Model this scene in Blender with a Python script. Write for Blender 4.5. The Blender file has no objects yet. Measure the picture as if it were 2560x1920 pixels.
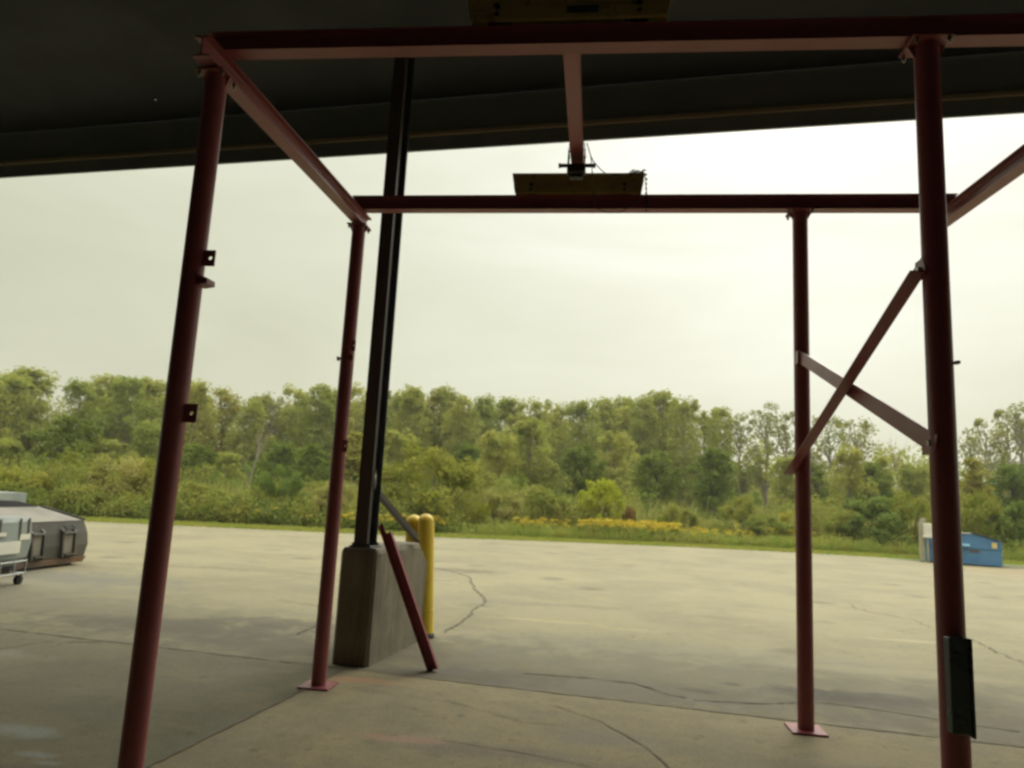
import bpy, math, random
import numpy as np
from mathutils import Vector, Matrix
S = bpy.context.scene
COL = S.collection
R = math.radians

ZEN = 2.3
# ------------------------------------------------------------------ camera
cam_data = bpy.data.cameras.new('camera')
cam_data.sensor_width = 36.0
cam_data.lens = 25.0875
cam_data.clip_start = 0.05
cam_data.clip_end = 2000.0
cam_data.dof.use_dof = True
cam_data.dof.focus_distance = 1.9
cam_data.dof.aperture_fstop = 6.0
cam = bpy.data.objects.new('camera', cam_data)
COL.objects.link(cam)
CR = Vector((0.99204318, 0.1148455, 0.05158325))
CU = Vector((-0.03273857, -0.16030296, 0.98652478))
CF = Vector((-0.12156688, 0.98036395, 0.15526758))
CO = Vector((0.0, 0.0, 1.6))
cam.matrix_world = Matrix(((CR.x, CU.x, -CF.x, CO.x), (CR.y, CU.y, -CF.y, CO.y), (CR.z, CU.z, -CF.z, CO.z), (0, 0, 0, 1)))
S.camera = cam

# ------------------------------------------------------------------ render look
S.view_settings.view_transform = 'Standard'
S.view_settings.look = 'None'
S.view_settings.exposure = 0.0
S.view_settings.gamma = 1.0
S.cycles.filter_width = 2.6
S.cycles.max_bounces = 8
S.cycles.diffuse_bounces = 4
S.cycles.transmission_bounces = 4
S.cycles.use_denoising = True

SUNDIR = Vector((0.25, 0.72, 0.65)).normalized()

class NT:
    """tiny node helper"""
    def __init__(s, nt):
        s.nt = nt
    def n(s, t, props=None, **ins):
        nd = s.nt.nodes.new(t)
        for k, v in (props or {}).items():
            setattr(nd, k, v)
        for k, v in ins.items():
            key = int(k[1:]) if k[0] == 'i' and k[1:].isdigit() else k.replace('_', ' ')
            s.set(nd.inputs[key], v)
        return nd
    def set(s, sock, v):
        if isinstance(v, bpy.types.NodeSocket):
            s.nt.links.new(v, sock)
        elif isinstance(v, bpy.types.Node):
            s.nt.links.new(v.outputs[0], sock)
        else:
            if isinstance(v, (tuple, list)) and sock.type == 'RGBA' and len(v) == 3:
                v = tuple(v) + (1.0,)
            sock.default_value = v
    def math(s, op, a, b=0.0, c=0.0, clamp=False):
        nd = s.nt.nodes.new('ShaderNodeMath'); nd.operation = op; nd.use_clamp = clamp
        s.set(nd.inputs[0], a); s.set(nd.inputs[1], b); s.set(nd.inputs[2], c)
        return nd.outputs[0]
    def mix(s, f, a, b, mode='MIX'):
        nd = s.nt.nodes.new('ShaderNodeMix'); nd.data_type = 'RGBA'; nd.blend_type = mode
        s.set(nd.inputs[0], f); s.set(nd.inputs[6], a); s.set(nd.inputs[7], b)
        return nd.outputs[2]
    def ramp(s, f, lo, hi, a=0.0, b=1.0):
        nd = s.nt.nodes.new('ShaderNodeMapRange'); nd.interpolation_type = 'SMOOTHSTEP'
        s.set(nd.inputs[0], f); s.set(nd.inputs[1], lo); s.set(nd.inputs[2], hi); s.set(nd.inputs[3], a); s.set(nd.inputs[4], b)
        return nd.outputs[0]
    def noise(s, vec, scale, detail=4.0, rough=0.55, dist=0.0):
        nd = s.n('ShaderNodeTexNoise', None, Scale=scale, Detail=detail, Roughness=rough, Distortion=dist)
        s.set(nd.inputs['Vector'], vec)
        return nd.outputs[0]
    def mapping(s, vec, scale=(1, 1, 1), rot=(0, 0, 0), loc=(0, 0, 0)):
        nd = s.n('ShaderNodeMapping')
        s.set(nd.inputs['Vector'], vec)
        nd.inputs['Scale'].default_value = scale
        nd.inputs['Rotation'].default_value = rot
        nd.inputs['Location'].default_value = loc
        return nd.outputs[0]

# ------------------------------------------------------------------ world: overcast sky
W = bpy.data.worlds.new('World'); S.world = W; W.use_nodes = True
W.node_tree.nodes.clear()
w = NT(W.node_tree)
tc = w.n('ShaderNodeTexCoord').outputs['Generated']
dot = w.n('ShaderNodeVectorMath', {'operation': 'DOT_PRODUCT'}, i0=tc, i1=tuple(SUNDIR)).outputs['Value']
sep = w.n('ShaderNodeSeparateXYZ', None, Vector=tc)
glow = w.math('POWER', w.math('MAXIMUM', dot, 0.0), 6.0)
zen = w.ramp(sep.outputs[2], 0.46, 0.85)
zlow = w.ramp(sep.outputs[2], 0.0, 0.5)
cl = w.noise(w.mapping(tc, (1.2, 1.2, 4.2), (0.15, 0.1, 0)), 1.9, 5.0, 0.52, 0.5)
cl2 = w.noise(w.mapping(tc, (1.0, 1.0, 3.0), (0.1, -0.2, 0.4)), 0.9, 2.0, 0.5, 0.3)
lum = w.math('ADD', 0.625, w.math('MULTIPLY', glow, 0.46))
lum = w.math('ADD', lum, w.math('MULTIPLY', zlow, 0.10))
cf = w.math('ADD', w.math('MULTIPLY', cl, 0.34), w.math('MULTIPLY', cl2, 0.30))
lum = w.math('MULTIPLY', lum, w.math('ADD', cf, 0.70))
lum = w.math('ADD', lum, w.math('MULTIPLY', zen, ZEN))
warm = w.ramp(lum, 0.62, 1.15)
colr = w.mix(warm, (0.985, 1.0, 0.755), (1.0, 1.01, 0.93))
cloud = w.mix(1.0, colr, w.n('ShaderNodeCombineXYZ', None, X=lum, Y=lum, Z=lum).outputs[0], 'MULTIPLY')
cloud10 = w.mix(1.0, cloud, (10.0, 10.0, 10.0), 'MULTIPLY')
skyt = w.n('ShaderNodeTexSky', {'sky_type': 'NISHITA', 'sun_disc': False, 'sun_elevation': math.asin(SUNDIR.z), 'sun_rotation': math.atan2(SUNDIR.x, SUNDIR.y), 'air_density': 2.0, 'dust_density': 6.0})
final = w.mix(0.04, cloud10, skyt.outputs[0])
bg = w.n('ShaderNodeBackground', None, Color=final, Strength=0.1)
wo = w.n('ShaderNodeOutputWorld', None, Surface=bg)

# ------------------------------------------------------------------ sun behind the cloud
sd = bpy.data.lights.new('sun', 'SUN'); sd.energy = 1.3; sd.angle = R(25); sd.color = (1.0, 0.95, 0.82)
sun = bpy.data.objects.new('sun', sd); COL.objects.link(sun)
sun.rotation_euler = SUNDIR.to_track_quat('Z', 'Y').to_euler()
sun.location = (0, 0, 30)

# ------------------------------------------------------------------ materials
def newmat(name):
    m = bpy.data.materials.new(name); m.use_nodes = True
    nt = m.node_tree; nt.nodes.clear(); k = NT(nt)
    out = k.n('ShaderNodeOutputMaterial')
    return m, k, out

def mat(name, c1, c2=None, rough=0.6, metal=0.0, scale=3.0, vec=(1, 1, 1), lo=0.4, hi=0.65, bump=0.0, bscale=60.0, spec=0.5, c3=None, s3=14.0, lo3=0.6, hi3=0.72, coat=0.0, speck=0.0):
    m, k, out = newmat(name)
    tc = k.n('ShaderNodeTexCoord').outputs['Object']
    v = k.mapping(tc, vec)
    n1 = k.noise(v, scale, 6.0, 0.6, 0.3)
    col = k.mix(k.ramp(n1, lo, hi), c1, c2 or c1)
    if c3:
        col = k.mix(k.ramp(k.noise(v, s3, 5.0, 0.65), lo3, hi3), col, c3)
    if speck:
        f = k.noise(tc, 90.0, 2.0, 0.6)
        col = k.mix(1.0, col, k.mix(k.ramp(f, 0.3, 0.7), (1 - speck,) * 3, (1 + speck,) * 3), 'MULTIPLY')
    b = k.n('ShaderNodeBsdfPrincipled', None, Base_Color=col, Metallic=metal)
    k.set(b.inputs['Roughness'], k.ramp(n1, 0.3, 0.7, rough - 0.06, rough + 0.08))
    b.inputs['Specular IOR Level'].default_value = spec
    b.inputs['Coat Weight'].default_value = coat
    if bump:
        bp = k.n('ShaderNodeBump', None, Strength=bump, Distance=0.01, Height=k.noise(tc, bscale, 4.0, 0.6))
        k.set(b.inputs['Normal'], bp.outputs[0])
    k.set(out.inputs['Surface'], b)
    return m

def leafmat(name, c1, c2, c3, trans=0.35):
    m, k, out = newmat(name)
    tc = k.n('ShaderNodeTexCoord').outputs['Object']
    rnd = k.n('ShaderNodeNewGeometry').outputs['Random Per Island']
    obr = k.n('ShaderNodeObjectInfo').outputs['Random']
    n1 = k.noise(tc, 0.9, 3.0, 0.5)
    col = k.mix(k.ramp(n1, 0.38, 0.62), c1, c2)
    col = k.mix(k.ramp(rnd, 0.55, 1.0, 0.0, 0.8), col, c3)
    tint = k.mix(obr, (0.95, 1.0, 0.85), (1.38, 1.25, 1.1))
    col = k.mix(1.0, col, tint, 'MULTIPLY')
    d = k.n('ShaderNodeBsdfDiffuse', None, Color=col)
    t = k.n('ShaderNodeBsdfTranslucent', None, Color=k.mix(1.0, col, (1.25, 1.3, 0.7), 'MULTIPLY'))
    ms = k.n('ShaderNodeMixShader', None, Fac=trans)
    k.set(ms.inputs[1], d); k.set(ms.inputs[2], t)
    k.set(out.inputs['Surface'], ms)
    return m

M = {}
RED = (0.265, 0.065, 0.075)
M['red'] = mat('red_paint', RED, (0.305, 0.085, 0.092), rough=0.36, spec=0.4, scale=1.6, bump=0.10, bscale=220.0, c3=(0.13, 0.05, 0.038), s3=16.0, lo3=0.62, hi3=0.8, speck=0.05)
M['red_dull'] = mat('red_primer', (0.20, 0.018, 0.03), (0.24, 0.03, 0.04), rough=0.5, scale=4.0, bump=0.12, c3=(0.10, 0.03, 0.02), s3=12.0)
M['bolt'] = mat('zinc_bolt', (0.35, 0.34, 0.30), rough=0.35, metal=0.8)
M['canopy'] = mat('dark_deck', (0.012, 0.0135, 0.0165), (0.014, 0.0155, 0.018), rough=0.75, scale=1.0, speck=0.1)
M['fascia'] = mat('dark_blue_fascia', (0.14, 0.155, 0.155), (0.17, 0.175, 0.165), rough=0.7, scale=1.5)
M['ledge'] = mat('brown_ledge', (0.36, 0.28, 0.18), (0.28, 0.22, 0.15), rough=0.7, scale=2.0, vec=(0.4, 3, 3))
M['navy'] = mat('dark_column', (0.040, 0.048, 0.056), (0.055, 0.056, 0.056), rough=0.32, scale=1.2, vec=(4, 4, 0.5), c3=(0.05, 0.04, 0.035), s3=6.0, bump=0.05)
M['brownsteel'] = mat('brown_flange', (0.070, 0.048, 0.042), (0.085, 0.060, 0.050), rough=0.45, scale=2.0, vec=(4, 4, 0.6))  # front flange toned browner than the web and rear flange
M['yellowdull'] = mat('yellow_truck_paint', (0.42, 0.30, 0.10), (0.34, 0.25, 0.09), rough=0.55, scale=3.0, c3=(0.16, 0.10, 0.03), s3=10.0, lo3=0.55, hi3=0.7)
M['black'] = mat('black_iron', (0.018, 0.018, 0.020), (0.030, 0.028, 0.026), rough=0.45)
M['rubber'] = mat('black_rubber', (0.015, 0.015, 0.016), rough=0.8)
M['label'] = mat('dark_label', (0.02, 0.035, 0.05), rough=0.4)
M['guard'] = mat('blue_black_plastic', (0.040, 0.062, 0.078), (0.048, 0.068, 0.084), rough=0.28, scale=2.0)
M['yellow'] = mat('yellow_bollard_paint', (0.80, 0.58, 0.045), (0.72, 0.50, 0.035), rough=0.42, scale=3.0, bump=0.15, bscale=40, c3=(0.40, 0.26, 0.05), s3=7.0, lo3=0.6, hi3=0.75)
M['greysteel'] = mat('grey_steel', (0.10, 0.085, 0.08), (0.15, 0.13, 0.12), rough=0.45, scale=3.0, metal=0.1)
M['wall'] = mat('shade_wall_tone', (0.10, 0.09, 0.078), (0.08, 0.072, 0.062), rough=0.8)  # tone sets how much light the unseen wall bounces
M['dgrey'] = mat('dark_grey_container_paint', (0.060, 0.057, 0.047), (0.082, 0.076, 0.060), rough=0.5, scale=1.6, c3=(0.15, 0.085, 0.045), s3=3.0, lo3=0.58, hi3=0.72, speck=0.08)
M['dtop'] = mat('dusty_sheet', (0.21, 0.19, 0.145), (0.13, 0.12, 0.095), rough=0.6, scale=0.9, speck=0.05)
M['rust'] = mat('rusty_steel', (0.17, 0.085, 0.04), (0.12, 0.09, 0.065), rough=0.8, scale=4.0, c3=(0.06, 0.055, 0.05), s3=6.0, bump=0.3)
M['blacklid'] = mat('black_lid', (0.022, 0.022, 0.021), (0.035, 0.033, 0.03), rough=0.9, spec=0.15)
M['lgrey'] = mat('pale_grey_plastic', (0.26, 0.29, 0.265), (0.20, 0.23, 0.22), rough=0.5, scale=1.5, c3=(0.20, 0.21, 0.20), s3=5.0)
M['white'] = mat('white_plate', (0.70, 0.68, 0.56), (0.62, 0.62, 0.54), rough=0.55)
M['cream'] = mat('weathered_cream_wood', (0.36, 0.33, 0.23), (0.29, 0.265, 0.19), rough=0.8, scale=3.0, vec=(6, 6, 0.8))
M['cage'] = mat('galvanised_tube', (0.42, 0.43, 0.41), rough=0.4, metal=0.6)
M['blue'] = mat('blue_dumpster_paint', (0.060, 0.175, 0.34), (0.085, 0.21, 0.36), rough=0.45, scale=1.4, c3=(0.12, 0.16, 0.20), s3=4.0, lo3=0.6, hi3=0.75)
M['bluelit'] = mat('lit_blue_paint', (0.22, 0.42, 0.52), (0.14, 0.32, 0.46), rough=0.5)  # paler blue paints in the light caught by the fork pocket
M['sticker'] = mat('yellow_sticker', (0.66, 0.52, 0.16), rough=0.5)
M['bark'] = mat('bark', (0.15, 0.125, 0.09), (0.09, 0.075, 0.055), rough=0.9, scale=2.0, vec=(3, 3, 0.6), bump=0.3)
M['palebark'] = mat('pale_bark', (0.33, 0.29, 0.21), (0.22, 0.19, 0.14), rough=0.9, scale=2.0, vec=(3, 3, 0.6))
M['deadbark'] = mat('dead_brown_bark', (0.13, 0.085, 0.065), (0.09, 0.065, 0.05), rough=0.9, scale=2.0)
M['dirt'] = mat('brown_earth', (0.13, 0.115, 0.055), (0.10, 0.10, 0.045), rough=0.95, scale=0.6, c3=(0.10, 0.13, 0.04), s3=1.4)
M['lawn'] = mat('short_lawn', (0.13, 0.19, 0.035), (0.17, 0.21, 0.05), rough=0.95, scale=0.8, speck=0.25)
M['sand'] = mat('sandy_gravel', (0.25, 0.20, 0.115), (0.21, 0.175, 0.10), rough=0.95, scale=1.2, c3=(0.22, 0.22, 0.09), s3=0.9, lo3=0.52, hi3=0.66, speck=0.15)
M['crack'] = mat('crack_filler', (0.115, 0.10, 0.066), (0.175, 0.152, 0.098), rough=0.95, scale=6.0)
LM = {
 'c': leafmat('leaf_green', (0.225, 0.258, 0.085), (0.275, 0.29, 0.098), (0.33, 0.335, 0.14), 0.45),
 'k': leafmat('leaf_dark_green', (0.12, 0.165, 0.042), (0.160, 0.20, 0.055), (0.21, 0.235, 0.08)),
 'y': leafmat('leaf_yellowing', (0.24, 0.25, 0.065), (0.28, 0.26, 0.07), (0.31, 0.27, 0.09)),
 's': leafmat('leaf_thin_green', (0.19, 0.215, 0.07), (0.23, 0.24, 0.09), (0.27, 0.27, 0.12)),
 'olive': leafmat('leaf_olive', (0.20, 0.225, 0.045), (0.235, 0.235, 0.055), (0.26, 0.24, 0.08)),
 'green': leafmat('leaf_mid_green', (0.175, 0.212, 0.058), (0.225, 0.232, 0.07), (0.25, 0.26, 0.085)),
 'deep': leafmat('leaf_deep_green', (0.125, 0.175, 0.055), (0.155, 0.195, 0.06), (0.20, 0.235, 0.09)),
 'lime': leafmat('leaf_lime', (0.36, 0.38, 0.045), (0.40, 0.38, 0.05), (0.43, 0.41, 0.08)),
 'pale': leafmat('leaf_pale', (0.28, 0.275, 0.11), (0.23, 0.245, 0.09), (0.33, 0.30, 0.16)),
 'red': leafmat('leaf_red_brown', (0.22, 0.12, 0.06), (0.20, 0.15, 0.06), (0.24, 0.16, 0.08)),
 'yellow': leafmat('leaf_yellow', (0.45, 0.38, 0.08), (0.38, 0.35, 0.08), (0.50, 0.43, 0.12)),
 'brush': leafmat('leaf_brush', (0.175, 0.20, 0.050), (0.25, 0.235, 0.075), (0.29, 0.27, 0.11)),
 'weed': leafmat('leaf_weed', (0.21, 0.265, 0.065), (0.27, 0.275, 0.085), (0.33, 0.31, 0.13)),
 'rod': leafmat('goldenrod_flower', (0.44, 0.35, 0.05), (0.36, 0.32, 0.06), (0.50, 0.42, 0.08), 0.25),
}

# ------------------------------------------------------------------ mesh builder (world coordinates)
def tag(o, label=None, cat=None, group=None, kind=None):
    if label: o['label'] = label
    if cat: o['category'] = cat
    if group: o['group'] = group
    if kind: o['kind'] = kind
    return o

def empty(name, loc, label, cat, group=None):
    o = bpy.data.objects.new(name, None); COL.objects.link(o)
    o.location = loc; o.empty_display_size = 0.2
    return tag(o, label, cat, group)

def origin(o):
    v = Vector((0, 0, 0))
    while o is not None:
        v = v + o.location; o = o.parent
    return v

class MB:
    def __init__(s):
        s.v = []; s.f = []; s.sm = []; s.mi = []; s.cur = 0
    def add(s, vs, fs, smooth=False):
        b = len(s.v); s.v += [tuple(x) for x in vs]
        for f in fs:
            s.f.append(tuple(b + i for i in f)); s.sm.append(smooth); s.mi.append(s.cur)
    def hexa(s, p):   # 8 points: bottom 4 ccw, top 4 ccw
        s.add(p, [(3, 2, 1, 0), (4, 5, 6, 7), (0, 1, 5, 4), (1, 2, 6, 5), (2, 3, 7, 6), (3, 0, 4, 7)])
    def box(s, c, size, ax=None, rz=0.0):
        if ax is None:
            ax = (Vector((math.cos(rz), math.sin(rz), 0)), Vector((-math.sin(rz), math.cos(rz), 0)), Vector((0, 0, 1)))
        c = Vector(c); h = [a * (d / 2) for a, d in zip(ax, size)]
        p = [c + h[0] * i + h[1] * j + h[2] * k for k in (-1, 1) for i, j in ((-1, -1), (1, -1), (1, 1), (-1, 1))]
        s.hexa(p)
    def bbox(s, c, size, ax=None, rz=0.0, b=0.01):   # box with chamfered edges
        if ax is None:
            ax = (Vector((math.cos(rz), math.sin(rz), 0)), Vector((-math.sin(rz), math.cos(rz), 0)), Vector((0, 0, 1)))
        c = Vector(c); hx, hy, hz = [d / 2 for d in size]
        ring = lambda x, y, q, z: [(x - q, -y, z), (x, -y + q, z), (x, y - q, z), (x - q, y, z), (-x + q, y, z), (-x, y - q, z), (-x, -y + q, z), (-x + q, -y, z)]
        rings = [ring(hx - b, hy - b, b * 0.6, -hz), ring(hx, hy, b, -hz + b), ring(hx, hy, b, hz - b), ring(hx - b, hy - b, b * 0.6, hz)]
        vs = [c + ax[0] * x + ax[1] * y + ax[2] * z for r in rings for x, y, z in r]
        fs = [tuple(range(7, -1, -1)), tuple(range(24, 32))]
        for r in range(3):
            for i in range(8):
                j = (i + 1) % 8
                fs.append((r * 8 + i, r * 8 + j, (r + 1) * 8 + j, (r + 1) * 8 + i))
        s.add(vs, fs)
    def prism(s, prof, A, B, U, V):   # 2-D profile (u,v) swept from A to B; profile ccw seen from B towards A
        A = Vector(A); B = Vector(B); n = len(prof)
        vs = [P + U * u + V * v for P in (A, B) for u, v in prof]
        fs = [tuple(range(n - 1, -1, -1)), tuple(range(n, 2 * n))] + [(i, (i + 1) % n, n + (i + 1) % n, n + i) for i in range(n)]
        s.add(vs, fs)
    def axes(s, A, B, up=(0, 0, 1)):
        d = (Vector(B) - Vector(A)).normalized(); U = d.cross(Vector(up)).normalized(); V = U.cross(d).normalized()
        return U, V
    def ibeam(s, A, B, h, w, t=0.009, up=(0, 0, 1)):   # A,B = centre of the underside
        U, V = s.axes(A, B, up); a = w / 2; c = t * 0.45
        prof = [(-a, 0), (a, 0), (a, t * 0.8), (c + .008, t * 1.3), (c, t * 2), (c, h - t * 2), (c + .008, h - t * 1.3), (a, h - t * 0.8), (a, h), (-a, h), (-a, h - t * 0.8), (-c - .008, h - t * 1.3), (-c, h - t * 2), (-c, t * 2), (-c - .008, t * 1.3), (-a, t * 0.8)]
        s.prism(prof, A, B, U, V)
    def angle(s, A, B, l1, l2, t, U, V):
        s.prism([(0, 0), (l1, 0), (l1, t), (t, t), (t, l2), (0, l2)], A, B, U, V)
    def cyl(s, A, B, r, n=24, r2=None, caps=True, smooth=True):
        A = Vector(A); B = Vector(B); r2 = r if r2 is None else r2
        d = (B - A).normalized(); U = d.orthogonal().normalized(); V = d.cross(U)
        vs = [P + (U * math.cos(6.28318 * i / n) + V * math.sin(6.28318 * i / n)) * q for P, q in ((A, r), (B, r2)) for i in range(n)]
        s.add(vs, [(i, (i + 1) % n, n + (i + 1) % n, n + i) for i in range(n)], smooth)
        if caps:
            s.add(vs[:n], [tuple(range(n - 1, -1, -1))]); s.add(vs[n:], [tuple(range(n))])
    def lathe(s, c, prof, n=28):   # prof (r, z)
        c = Vector(c); vs = []; fs = []
        for r, z in prof:
            vs += [c + Vector((r * math.cos(6.28318 * i / n), r * math.sin(6.28318 * i / n), z)) for i in range(n)]
        for k in range(len(prof) - 1):
            fs += [(k * n + i, k * n + (i + 1) % n, (k + 1) * n + (i + 1) % n, (k + 1) * n + i) for i in range(n)]
        s.add(vs, fs, True)
    def tube(s, pts, r, n=8):
        pts = [Vector(p) for p in pts]; vs = []; fs = []
        for i, p in enumerate(pts):
            d = (pts[min(i + 1, len(pts) - 1)] - pts[max(i - 1, 0)]).normalized()
            U = d.cross(Vector((0.3, 0.2, 0.9))).normalized(); V = d.cross(U)
            q = r[i] if isinstance(r, (list, tuple)) else r
            vs += [p + (U * math.cos(6.28318 * k / n) + V * math.sin(6.28318 * k / n)) * q for k in range(n)]
        for i in range(len(pts) - 1):
            fs += [(i * n + k, i * n + (k + 1) % n, (i + 1) * n + (k + 1) % n, (i + 1) * n + k) for k in range(n)]
        s.add(vs, fs, True)
        s.add(vs[:n], [tuple(range(n - 1, -1, -1))]); s.add(vs[-n:], [tuple(range(n))])
    def mesh(s, name, m, off=(0, 0, 0), fix=True):
        me = bpy.data.meshes.new(name); off = Vector(off)
        me.from_pydata([tuple(Vector(x) - off) for x in s.v], [], s.f)
        for q in (m if isinstance(m, list) else [m]): me.materials.append(q)
        me.polygons.foreach_set('use_smooth', s.sm)
        me.polygons.foreach_set('material_index', s.mi)
        me.update()
        if fix:
            import bmesh
            bm = bmesh.new(); bm.from_mesh(me); bmesh.ops.recalc_face_normals(bm, faces=bm.faces); bm.to_mesh(me); bm.free()
        return me
    def build(s, name, m, parent=None, label=None, loc=None, bevel=0.0):
        if parent is not None:
            off = origin(parent)
        else:
            off = Vector(loc) if loc is not None else Vector((0, 0, 0))
        o = bpy.data.objects.new(name, s.mesh(name, m, off)); COL.objects.link(o)
        if parent is not None: o.parent = parent
        else: o.location = off
        if label: o['label'] = label
        if bevel:
            b = o.modifiers.new('bevel', 'BEVEL'); b.width = bevel; b.segments = 2; b.limit_method = 'ANGLE'
        return o

# building frame: the canopy, pier and slab joints are turned about 6.4 degrees to the gantry
PHI = -0.1110
EX = Vector((math.cos(PHI), math.sin(PHI), 0)); EY = Vector((-math.sin(PHI), math.cos(PHI), 0)); EZ = Vector((0, 0, 1))
def Bp(x, y, z=0.0): return EX * x + EY * y + EZ * z

# ================================================================== SETTING
EDGE = [(-90, 10), (-60, 15.5), (-30, 20.4), (-19.5, 22.55), (-17.4, 23.0), (-14.1, 23.8), (-9.5, 24.9), (-5.6, 25.9), (-0.6, 27.8), (3.9, 29.2), (8.4, 29.85), (11.0, 29.6), (12.4, 27.6), (11.9, 24.4), (13.2, 22.0), (30, 17.5), (90, 12)]
def edge_y(x):
    return float(np.interp(x, [-90, -60, -30, -17.4, -14.1, -9.5, -5.6, -.6, 3.9, 8.4, 12.4, 40, 90], [10, 15.5, 20.4, 23.0, 23.8, 24.9, 25.9, 27.8, 29.2, 29.85, 30.2, 33, 36]))

def flat(name, pts, z, m, kind='structure'):
    mb = MB(); mb.add([(x, y, z) for x, y in pts], [tuple(range(len(pts)))])
    o = mb.build(name, m); o['kind'] = kind
    return o
# ground sheet to the horizon
mb = MB(); mb.add([(-700, -300, -0.012), (700, -300, -0.012), (700, 900, -0.012), (-700, 900, -0.012)], [(0, 1, 2, 3)])
tag(mb.build('ground', M['dirt']), kind='structure')

def ground_mat(name, ca, cb, cc, dark, stains_and_shade=(), vor=True, speck=0.22):
    m, k, out = newmat(name)
    tc = k.n('ShaderNodeTexCoord').outputs['Object']
    big = k.noise(k.mapping(tc, (0.85, 1.0, 1)), 0.55, 9.0, 0.68, 0.25)
    mid = k.noise(k.mapping(tc, (0.9, 1.1, 1), (0, 0, 0.2)), 1.8, 8.0, 0.72, 0.15)
    fine = k.noise(tc, 9.0, 6.0, 0.7)
    grit = k.noise(tc, 120.0, 3.0, 0.7)
    col = k.mix(k.ramp(big, 0.40, 0.60), ca, cb)
    col = k.mix(k.ramp(mid, 0.46, 0.68, 0.0, 0.7), col, cc)
    col = k.mix(k.ramp(fine, 0.54, 0.74, 0.0, 0.75), col, dark)
    vo = k.n('ShaderNodeTexVoronoi', None, Scale=1.7, Randomness=1.0)
    k.set(vo.inputs['Vector'], tc)
    dd = k.math('ADD', vo.outputs['Distance'], k.math('MULTIPLY', k.math('SUBTRACT', k.noise(tc, 11.0, 5.0, 0.7), 0.5), 0.16))
    col = k.mix(k.ramp(dd, 0.02, 0.085, 0.75, 0.0), col, dark)
    vo2 = k.n('ShaderNodeTexVoronoi', None, Scale=0.62, Randomness=1.0)
    k.set(vo2.inputs['Vector'], k.mapping(tc, (1, 1, 1), (0, 0, 0.7), (3.3, 1.7, 0)))
    d2 = k.math('ADD', vo2.outputs['Distance'], k.math('MULTIPLY', k.math('SUBTRACT', k.noise(tc, 5.0, 6.0, 0.7), 0.5), 0.35))
    col = k.mix(k.ramp(d2, 0.03, 0.24, 0.7, 0.0), col, dark)
    for (x, y, rx, ry, rot, amt, sc) in stains_and_shade:
        q = k.mapping(tc, (1, 1, 1), (0, 0, 0), (-x, -y, 0))
        q = k.mapping(q, (1 / rx, 1 / ry, 0), (0, 0, rot))
        ln = k.n('ShaderNodeVectorMath', {'operation': 'LENGTH'}, i0=q).outputs['Value']
        ln = k.math('ADD', ln, k.math('MULTIPLY', k.math('SUBTRACT', k.noise(tc, 2.6, 6.0, 0.7, 0.4), 0.5), 2.3))
        col = k.mix(k.ramp(ln, 0.35, 1.15, amt, 0.0), col, sc)
    col = k.mix(1.0, col, k.mix(k.ramp(grit, 0.3, 0.7), (1 - speck,) * 3, (1 + speck,) * 3), 'MULTIPLY')
    b = k.n('ShaderNodeBsdfPrincipled', None, Base_Color=col)
    k.set(b.inputs['Roughness'], k.ramp(mid, 0.3, 0.7, 0.78, 0.92))
    b.inputs['Specular IOR Level'].default_value = 0.35
    hh = k.math('ADD', k.math('MULTIPLY', fine, 0.6), k.math('MULTIPLY', grit, 0.35))
    bp = k.n('ShaderNodeBump', None, Strength=0.5, Distance=0.012, Height=hh)
    k.set(b.inputs['Normal'], bp.outputs[0])
    k.set(out.inputs['Surface'], b)
    return m
D1 = (0.075, 0.062, 0.042)
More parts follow.
